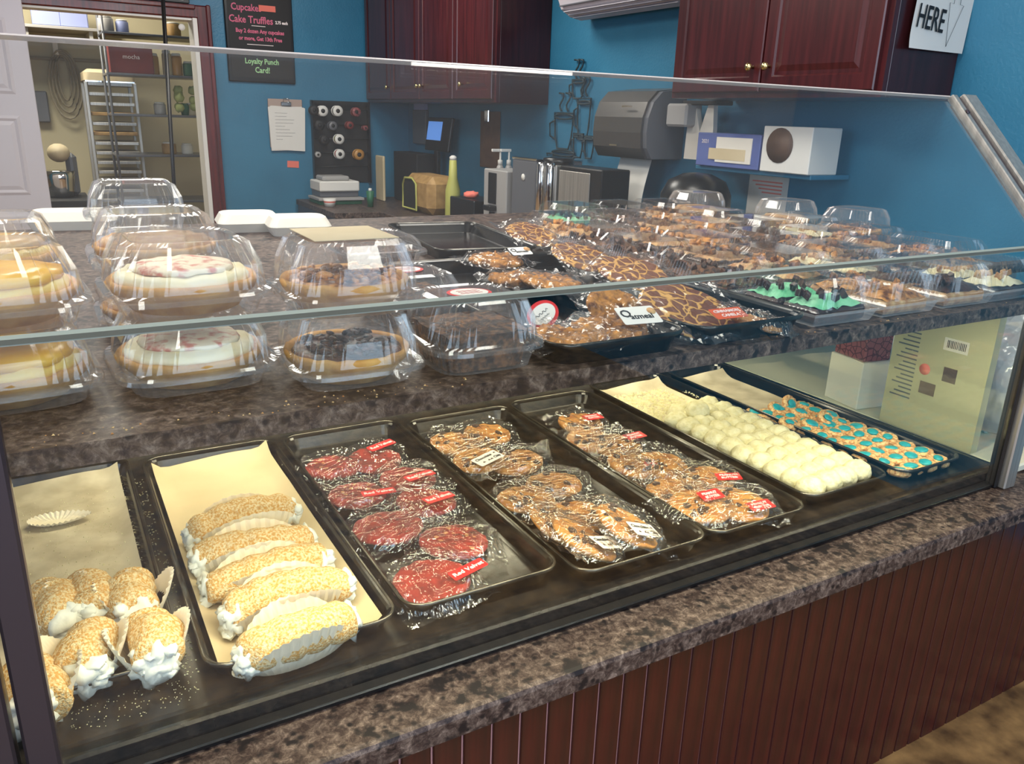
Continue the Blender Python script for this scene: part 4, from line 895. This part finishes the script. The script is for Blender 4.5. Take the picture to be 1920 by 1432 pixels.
# tablet register
y = spot(812, 2.6); tb = thing('tablet_register', 'small tablet with glowing blue screen on a black stand', 'tablet', (2.6, y, BT))
TH = px_(815, 257, 2.6).z-BT
MB().box(.02, .05, -.03, .03, 0, TH-.02, .004).obj('stand', W['black'], tb); MB().box(-.03, .12, -.1, .1, 0, .015, .004).obj('foot', W['black'], tb)
q = MB().box(-.012, .012, -.25, .17, -.1, .14, .006, Matrix.Translation((.03, 0, TH)) @ Matrix.Rotation(.15, 4, 'Y')).obj('housing', W['black'], tb)
MB().box(-.0145, -.0125, -.10, .15, -.025, .11, 0, Matrix.Translation((.03, 0, TH)) @ Matrix.Rotation(.15, 4, 'Y')).obj('screen', W['screen'], tb)
MB().tube([(-.02, .03, .2), (-.05, .04, .1), (-.06, .02, .03), (-.02, .05, .012), (.03, .04, .02)], .006).obj('cable', W['black'], tb)
# wall papers, wooden clipboard
A = px_(788, 243, 2.7); t = thing('paper_holder', 'grey wall file holder with papers below the cherry cabinet', 'file holder', (2.718, A.y, 1.08))
MB().box(-.03, -.002, -.13, .13, 0, .26, .004).obj('holder', W['grey'], t); MB().box(-.026, -.006, -.12, .11, .2601, .32).obj('paper', W['paleblue'], t)
A = px_(915, 264, 2.7); t = thing('hardboard_clipboard', 'long brown hardboard clipboard hanging on the blue wall', 'clipboard', (2.718, A.y, .97))
MB().box(-.006, -.001, -.14, .14, 0, .37, .002).obj('board', W['board'], t); MB().box(-.02, -.0065, .0, .06, .30, .38, .004).obj('clip', W['chrome'], t)
def lathe_th(name, label, cat, px, X, top, prof, m, seg=16):
    y = spot(px, X); z = px_(px, top, X).z; H = max(.04, z-BT); t = thing(name, label, cat, (X, y, BT))
    MB().lathe([(r, u*H) for r, u in prof], seg).obj('body', W[m], t); return t, H
t, H = lathe_th('spray_bottle', 'pale yellow-green squeeze bottle beside the tan bin', 'bottle', 849, 2.4, 300, [(.05, 0), (.052, .05), (.05, .5), (.03, .7), (.024, 1)], 'yellow')
MB().lathe([(.024, H), (.024, H+.02), (.01, H+.03)], 12).obj('cap', W['white'], t)
t, w, h = boxth('black_box', 'low black box with a pink cloth on top', 'box', 842, 890, 372, 'black', 2.3, .2); MB().sphere((.08, .02, h+.02), .045, 8, (1, 1.4, .5), .5).obj('pink_cloth', W['coral'], t)
def back(name, label, cat, px, pyb, pyt, Y, wpx, m, shape='box'):
    A = py_(px, pyt, Y); w = abs(py_(px+wpx/2, pyt, Y).x-py_(px-wpx/2, pyt, Y).x); t = thing(name, label, cat, (A.x, Y, BT)); h = max(.03, A.z-BT)
    if shape == 'box': MB().box(-w/2, w/2, 0, w*.8, 0, h, .004).obj('body', W[m], t)
    else: MB().lathe([(w*.38, 0), (w*.5, h), (w*.46, h)], 18).obj('body', W[m], t)
    return t, w, h
t, w, h = back('paper_cup_stack', 'white patterned paper cup in front of the ribbon rack', 'cup', 618, 400, 372, 5.9, 24, 'white', 'l'); MB().lathe([(w*.41, h*.3), (w*.47, h*.7)], 18, cap=False).obj('red_band', W['coral'], t)
t, w, h = back('green_crate', 'dark green plastic crate under the ribbon rack', 'crate', 640, 400, 378, 6.0, 80, 'green')
zc = BT+h+.0005; x0 = t.location.x
MB().box(-w/2-.01, w/2+.01, -.02, w*.8, h+.0002, h+.02, .003).obj('pale_lid', W['ltgrey'], t)
A1 = py_(636, 345, 6.05); t = thing('label_printer', 'white flat printer on the green crate below the ribbon rack', 'printer', (A1.x, 6.05, zc+.021)); hh = A1.z-zc
MB().box(-.15, .15, 0, .22, 0, hh*.35, .004).obj('base', W['grey'], t); MB().box(-.155, .155, -.02, .24, hh*.36, hh, .008).obj('body', W['white'], t); MB().box(-.12, .09, .02, .2, hh+.0005, hh+.035, .01).obj('paper_tray', W['ltgrey'], t)
t, w, h = back('green_bottle', 'small green bottle right of the printer', 'bottle', 694, 400, 358, 5.8, 14, 'green', 'l'); MB().lathe([(.015, h), (.012, h+.02)], 10).obj('cap', W['white'], t)
MB_ = MB().box(1.75, 2.065, 5.5, 6.45, 0, .60); tag(MB_.obj('back_cabinet', W['cabside']), 'low cabinet under the ribbon rack, hidden behind the shelf', 'cabinet')
tag(MB().box(1.74, 2.067, 5.48, 6.46, .6005, .64, .003).obj('back_worktop', W['granite']), 'worktop carrying the printer and green crate', 'worktop')
# hanging bags under right cabinet
A = px_(1315, 250, 2.62); t = thing('shopping_bags', 'white plastic carrier bags hanging below the right cabinet', 'bags', (2.62, A.y, 1.15))
pts = [(-.09, 0), (.09, 0), (.085, .14), (.075, .235), (.04, .235), (.0, .12), (-.04, .235), (-.075, .235), (-.085, .14)]
MB().loft([[(x, y, z) for y, z in pts] for x in (-.012, .012)]).obj('bag', W['foam'], t)
MB().box(-.04, .06, -.12, .1, .235, .254, .004).obj('holder_shelf', W['blackm'], t)
A = px_(1283, 210, 2.6); tag(MB().box(-.05, .05, -.07, .07, 0, .10, .01).obj('small_box', W['ltgrey'], None, (2.6, A.y, 1.29)), 'small pale box tucked under the right cabinet', 'box')
A = px_(1300, 340, 2.4); t = tag((lambda H: MB().lathe([(.13, 0), (.15, H-.14), (.148, H-.09), (.12, H-.035), (.06, H-.006), (.002, H)], 24))(px_(1300, 322, 2.42).z-BT).obj('domed_hat_shape', W['black'], None, (2.42, A.y, BT)), 'tall black round bin with domed lid behind the brownie boxes', 'bin')
t.name = 'domed_bin'
# wall shelf with cartons
A = px_(1460, 320, 2.6); sh = tag(MB().box(2.50, 2.718, 2.12, 2.75, 1.118, 1.136, .003).obj('wall_shelf', W['wall']), 'narrow blue wall shelf carrying two cartons', 'shelf')
t = thing('blue_carton', 'blue carton with a picture of folded white napkins', 'carton', (2.56, 2.56, 1.1365), group='cartons on the wall shelf')
MB().box(-.08, .08, -.19, .17, 0, .135, .003).obj('box', W['blue'], t); MB().box(-.084, -.0805, -.15, .05, .02, .12).obj('picture', W['foam'], t); MB().box(-.085, -.0841, -.12, .09, .03, .075).obj('napkin_image', W['parch'], t)
text('2021', .022, W['whiteink'], t, (-.0815, .12, .1), (radians(90), 0, radians(-90)))
t = thing('white_carton', 'white carton with a dark printed circle leaning on the wall shelf', 'carton', (2.56, 2.24, 1.1365), group='cartons on the wall shelf')
MB().box(-.08, .08, -.12, .12, 0, .17, .003).obj('box', W['white'], t); MB().lathe([(.065, -.003), (.065, 0)], 20, 'x', (-.0802, .03, .1)).obj('printed_circle', W['board'], t)
t = thing('taped_sheet', 'pale printed sheet taped on the wall under the shelf', 'paper', (2.716, 2.52, 1.0))
MB().box(-.003, 0, -.11, .11, -.1, .105).obj('sheet', W['white'], t); q = MB()
for k in range(4): q.box(-.0045, -.0035, -.08, .03+.02*k, .03+k*.015, .036+k*.015)
q.obj('printed_lines', W['coral'], t)
# ================================================================ KITCHEN BEYOND THE DOORWAY
def K(px, pyy, Y): return py_(px, pyy, Y)
rk = thing('sheet_pan_rack', 'tall aluminium rack of sheet pans with a cover on top, in the kitchen', 'rack', (K(212, 200, 8.45).x, 8.45, 0))
hw = .20; tz = K(212, 155, 8.45).z
for sx in (-1, 1):
    for y in (0, .5): MB().box(sx*hw-.014, sx*hw+.014, y-.014, y+.014, 0, tz, .004).obj('upright', W['steel'], rk)
for k in range(14):
    z = tz-.03-k*.085
    MB().box(-hw+.016, hw-.016, .01, .49, z, z+.03, .004).obj('sheet_pan', W['steel'] if k not in (3, 5) else W['tanpl'], rk)
MB().box(-hw, hw, -.01, .5, tz, tz+.012).obj('top_rail', W['chrome'], rk)
MB().loft([rrect(.42, .5, .03, tz+.012, cy=.25), rrect(.42, .5, .05, tz+.08, cy=.25), rrect(.34, .42, .05, tz+.11, cy=.25)]).obj('cover', W['parch'], rk)
mx_ = K(108, 310, 7.4); t = thing('stand_mixer', 'grey stand mixer glimpsed between door and pan rack', 'mixer', (mx_.x, 7.4, .60))
MB().lathe([(.09, 0), (.10, .05), (.11, .14), (.115, .2)], 20).obj('bowl', W['chrome'], t); MB().sphere((0.02, .1, .33), .09, 10, (.9, 1.6, .8)).obj('head', W['parch'], t); MB().box(.06, .14, .05, .18, 0, .33, .03).obj('column', W['grey'], t)
tag(MB().box(-.25, .32, 7.1, 7.75, 0, .5995, .005).obj('mixer_table', W['blackm']), 'dark low table under the stand mixer', 'table')
hs = thing('coiled_hose', 'coiled beige hose hanging on the cream kitchen wall', 'hose', (K(105, 110, 9.1).x, 9.15, K(105, 90, 9.1).z))
for k in range(4): MB().tube([((.05+.028*k)*sin(a)+.05, -.02-.01*k, -.26-.02*k+(.2+.035*k)*cos(a)) for a in [2*pi*i/22 for i in range(22)]], .010, 6, True).obj('coil', W['hose'], hs)
MB().box(-.015, .03, -.05, 0, -.06, .06, .006).obj('hook', W['white'], hs)
A = K(78, 200, 9.1); tag(MB().box(-.06, .06, -.08, 0, -.14, .14, .01).obj('switch_box', W['grey'], None, (A.x, 9.199, A.z)), 'grey electrical box on the cream wall by the door edge', 'electrical box')
tag(MB().tube([(A.x-.2, 9.17, K(70, 108, 9.1).z), (A.x+.95, 9.17, K(70, 108, 9.1).z)], .016, 8).obj('wall_pipe', W['hose']), 'horizontal pipe along the cream kitchen wall', 'pipe')
shz = K(100, 52, 8.8).z
shf = thing('kitchen_shelf', 'high wall shelf holding pale boxes at the back of the kitchen', 'shelf', (.45, 8.75, shz))
MB().box(-.9, .42, -.2, .44, -.025, 0, .003).obj('board', W['ltgrey'], shf)
for x in (-.4, .1): MB().box(x, x+.03, -.15, .44, -.1, -.026).obj('bracket', W['white'], shf)
for (p, lb) in [(86, 'pale blue box at the left end of the high kitchen shelf'), (138, 'second pale blue box on the high kitchen shelf')]:
    A = K(p, 30, 8.6); t = thing('storage_box', lb, 'box', (A.x, 8.6, shz+.0005), group='pale boxes on the high shelf'); MB().box(-.11, .11, 0, .3, 0, .21, .008).obj('box', W['paleblue'], t); MB().box(-.113, .113, -.005, .305, .2105, .235, .004).obj('lid', W['ltgrey'], t)
rr = thing('wire_shelving', 'wire shelving with red carton and jars at the right of the kitchen', 'shelving', (1.02, 7.9, 0))
zs = [K(300, 65, 7.9).z, K(300, 140, 7.9).z, K(300, 215, 7.9).z, K(300, 290, 7.9).z, .5]
for z in zs: MB().box(-.42, .42, 0, .45, z-.02, z, .003).obj('shelf', W['grey'], rr)
for x in (-.42, .40):
    for y in (0, .43): MB().tube([(x+.01, y+.01, 0), (x+.01, y+.01, 2.3)], .011, 8).obj('upright', W['grey'], rr)
A = K(236, 120, 7.9); t = tag(MB().box(-.17, .17, 0, .3, 0, .235, .004).obj('red_carton', W['redbox'], None, (A.x+.05, 7.93, zs[1]+.0005)), 'red carton on the kitchen shelving above the pan rack', 'carton')
text('COLD BREW' if False else 'mocha', .05, W['whiteink'], t, (0, -.002, .13), (radians(90), 0, 0))
def jar(px, X_, z, h, r, m, lb, name='jar', cat='jar'):
    A = K(px, 100, 8.0); t = thing(name, lb, cat, (A.x, 8.02, z+.0005), group='jars and tubs on the kitchen shelving')
    MB().lathe([(r*.95, 0), (r, .01), (r, h*.85), (r*.8, h*.9)], 16).obj('body', W[m], t); MB().lathe([(r*.84, h*.9), (r*.84, h), (r*.7, h+.004)], 16).obj('lid', W['white'], t)
for a in [(286, 0, zs[1], .17, .045, 'amber', 'amber jar right of the red carton'), (312, 0, zs[1], .2, .04, 'parch', 'tall pale tub near the black pole'), (330, 0, zs[1], .18, .045, 'amber', 'amber jar right of the black pole'), (352, 0, zs[1], .12, .05, 'green', 'dark green tub at the shelf end'),
          (205, 0, zs[0], .12, .06, 'ltgrey', 'grey tub on the top kitchen shelf, left'), (235, 0, zs[0], .1, .05, 'paleblue', 'pale tub in the middle of the top kitchen shelf'), (330, 0, zs[0], .11, .06, 'tanpl', 'tan tub on the top kitchen shelf, right'),
          (290, 0, zs[2], .1, .05, 'ltgrey', 'grey tub on the third kitchen shelf, left'), (350, 0, zs[2], .1, .05, 'parch', 'cream tub on the third kitchen shelf, right'), (300, 0, zs[3], .1, .06, 'tanpl', 'tan tub on the fourth kitchen shelf'), (335, 0, zs[3], .09, .05, 'white', 'white tub on the fourth kitchen shelf')]: jar(*a)
A = K(345, 140, 7.85); t = thing('flower_bunch', 'pale yellow-green flowers on the kitchen shelving near the door trim', 'flowers', (A.x, 7.98, zs[2]+.1)); 
for k in range(9): MB().sphere((.08*cos(k*2.1), .02*sin(k), .08*sin(k*1.3)+.03), .04, 6, (1, 1, 1), .5, k).obj('bloom', W['leaf'], t)
MB().lathe([(.03, -.1), (.04, -.03), (.03, .0)], 12).obj('vase', W['green'], t)
A = K(343, 50, 6.47); tag(MB().lathe([(.002, -.004), (.022, -.004), (.022, 0)], 20, 'y').obj('round_sticker', W['white'], None, (A.x-.01, 6.462, A.z-.005)), 'round white sticker near the top corner of the doorway', 'sticker')
tag(MB().box(A.x-.06, A.x+.11, 6.4635, 6.4665, A.z-.08, A.z+.02).obj('sticker_pane', W['glass']), 'clear plastic flap holding the round sticker', 'plastic flap')
# ================================================================ TABLE OUTSIDE THE CASE END
TT = .56
tb = thing('side_table', 'cream-topped side table just beyond the glass end of the case', 'table', (2.25, 1.55, 0))
MB().box(-.44, .45, -.68, .97, TT+.012, TT+.032, .004).obj('tabletop', W['cabtop'], tb)
for sx in (-.38, .4):
    for sy in (.45, .9): MB().box(sx, sx+.03, sy, sy+.03, 0, TT+.0118).obj('leg', W['ltgrey'], tb)
TT += .0325
A = pz(1600, 762, TT); t = thing('white_carton', 'plain white tall carton standing on the side table', 'carton', (A.x+.04, A.y+.03, TT), (0, 0, -.15)); MB().box(-.05, .05, -.06, .06, 0, .13, .002).obj('box', W['white'], t)
t2 = tag(MB().box(-.045, .045, -.055, .055, 0, .12, .003).obj('patterned_tin', W['darkred'], None, (A.x+.04, A.y+.03, TT+.1305), (0, 0, -.15)), 'dark red patterned tin standing on the white carton', 'tin')
A = pz(1700, 800, TT); B = pz(1840, 850, TT)
t = thing('cake_mix_bag', 'flat cream packet with a barcode, striped bars and printed seals behind the end glass', 'packet', (1.81, 1.075, .5925), (0, 0, radians(90)))
# stands just outside the end pane, its face towards -X
pk = MB().loft([[(x, y, z) for x, y in ((-.115, .0), (.13, 0), (.13, -.025), (-.115, -.025))] for z in (0, .335)]); pk.obj('packet_body', W['packet'], t)
for k, (m, z0, z1) in enumerate((('green', .275, .325), ('redlab', .275, .325), ('green', .275, .325), ('redlab', .275, .325))): MB().box(.128-.02*k-.018, .128-.02*k, .0002, .0012, z0, z1).obj('stripe', W[m], t)
MB().box(-.06, .0, .0002, .001, .225, .255).obj('barcode_patch', W['white'], t); q = MB()
for k in range(12): q.box(-.054+k*.004, -.054+k*.004+random.uniform(.001, .0025), .0012, .0018, .232, .25)
q.obj('barcode', W['ink'], t)
MB().lathe([(.002, 0), (.014, 0), (.014, .0012)], 18, 'y', (.035, .0, .165)).obj('red_seal', W['coral'], t)
MB().box(-.045, -.012, .0002, .001, .15, .185).obj('printed_picture', W['board'], t); MB().box(.0, .04, .0002, .001, .105, .135).obj('printed_picture', W['board'], t)
q = MB()
for k in range(16): q.box(.06, .115-.01*(k % 3), .0002, .0008, .08+k*.011, .0835+k*.011)
q.obj('printed_text', W['grey'], t)
bg = MB()
for k in range(5): bg.sphere((2.02+.06*(k % 3), .98+.05*k, TT+.15+.04*(k % 2)), .12, 9, (1, 1, 1.1), .7, k)
tag(bg.obj('plastic_bag', W['bag'], None), 'crumpled clear bag of party goods beyond the cream packet', 'bag')
st = thing('party_goods', 'pink and white bundled party goods inside the crumpled bag', 'party goods', (2.04, 1.0, TT+.001))
for k in range(16): MB().box(-.006, .006, -.04, .04, 0, .17, .002, Matrix.Translation((random.uniform(-.05, .12), random.uniform(-.02, .2), 0)) @ Euler((0, random.uniform(-.2, .2), random.random()*3)).to_matrix().to_4x4()).obj('slip', W['coral' if k % 4 == 0 else ('white' if k % 2 else 'ltgrey')], st)
# ================================================================ CEILING LAMPS AND WINDOWS
for i, (x, y) in enumerate([(-.6, -.9), (1.4, -.9), (-.4, 1.9), (1.3, 1.7), (.2, 3.9), (1.6, 4.6), (.9, 8.4)]):
    wh = ['over the customer side, left', 'over the customer side, right', 'above the case, left', 'above the case, right', 'above the aisle', 'near the far cabinets', 'in the kitchen'][i]
    t = thing('ceiling_lamp', 'flat ceiling light panel '+wh, 'lamp', (x, y, 2.7), group='ceiling panels')
    MB().box(-.31, .31, -.6, .6, -.03, -.0005, .004).obj('frame', W['white'], t); MB().box(-.28, .28, -.57, .57, -.034, -.0305).obj('diffuser', W['glow'], t)
for k in range(4): struct('window_1' if k == 0 else 'trim_%d' % (k+3), MB().box(-2.3+k*1.4-.03, -2.3+k*1.4+.03, -3.08, -3.0, .8, 2.7, .004), W['white'])
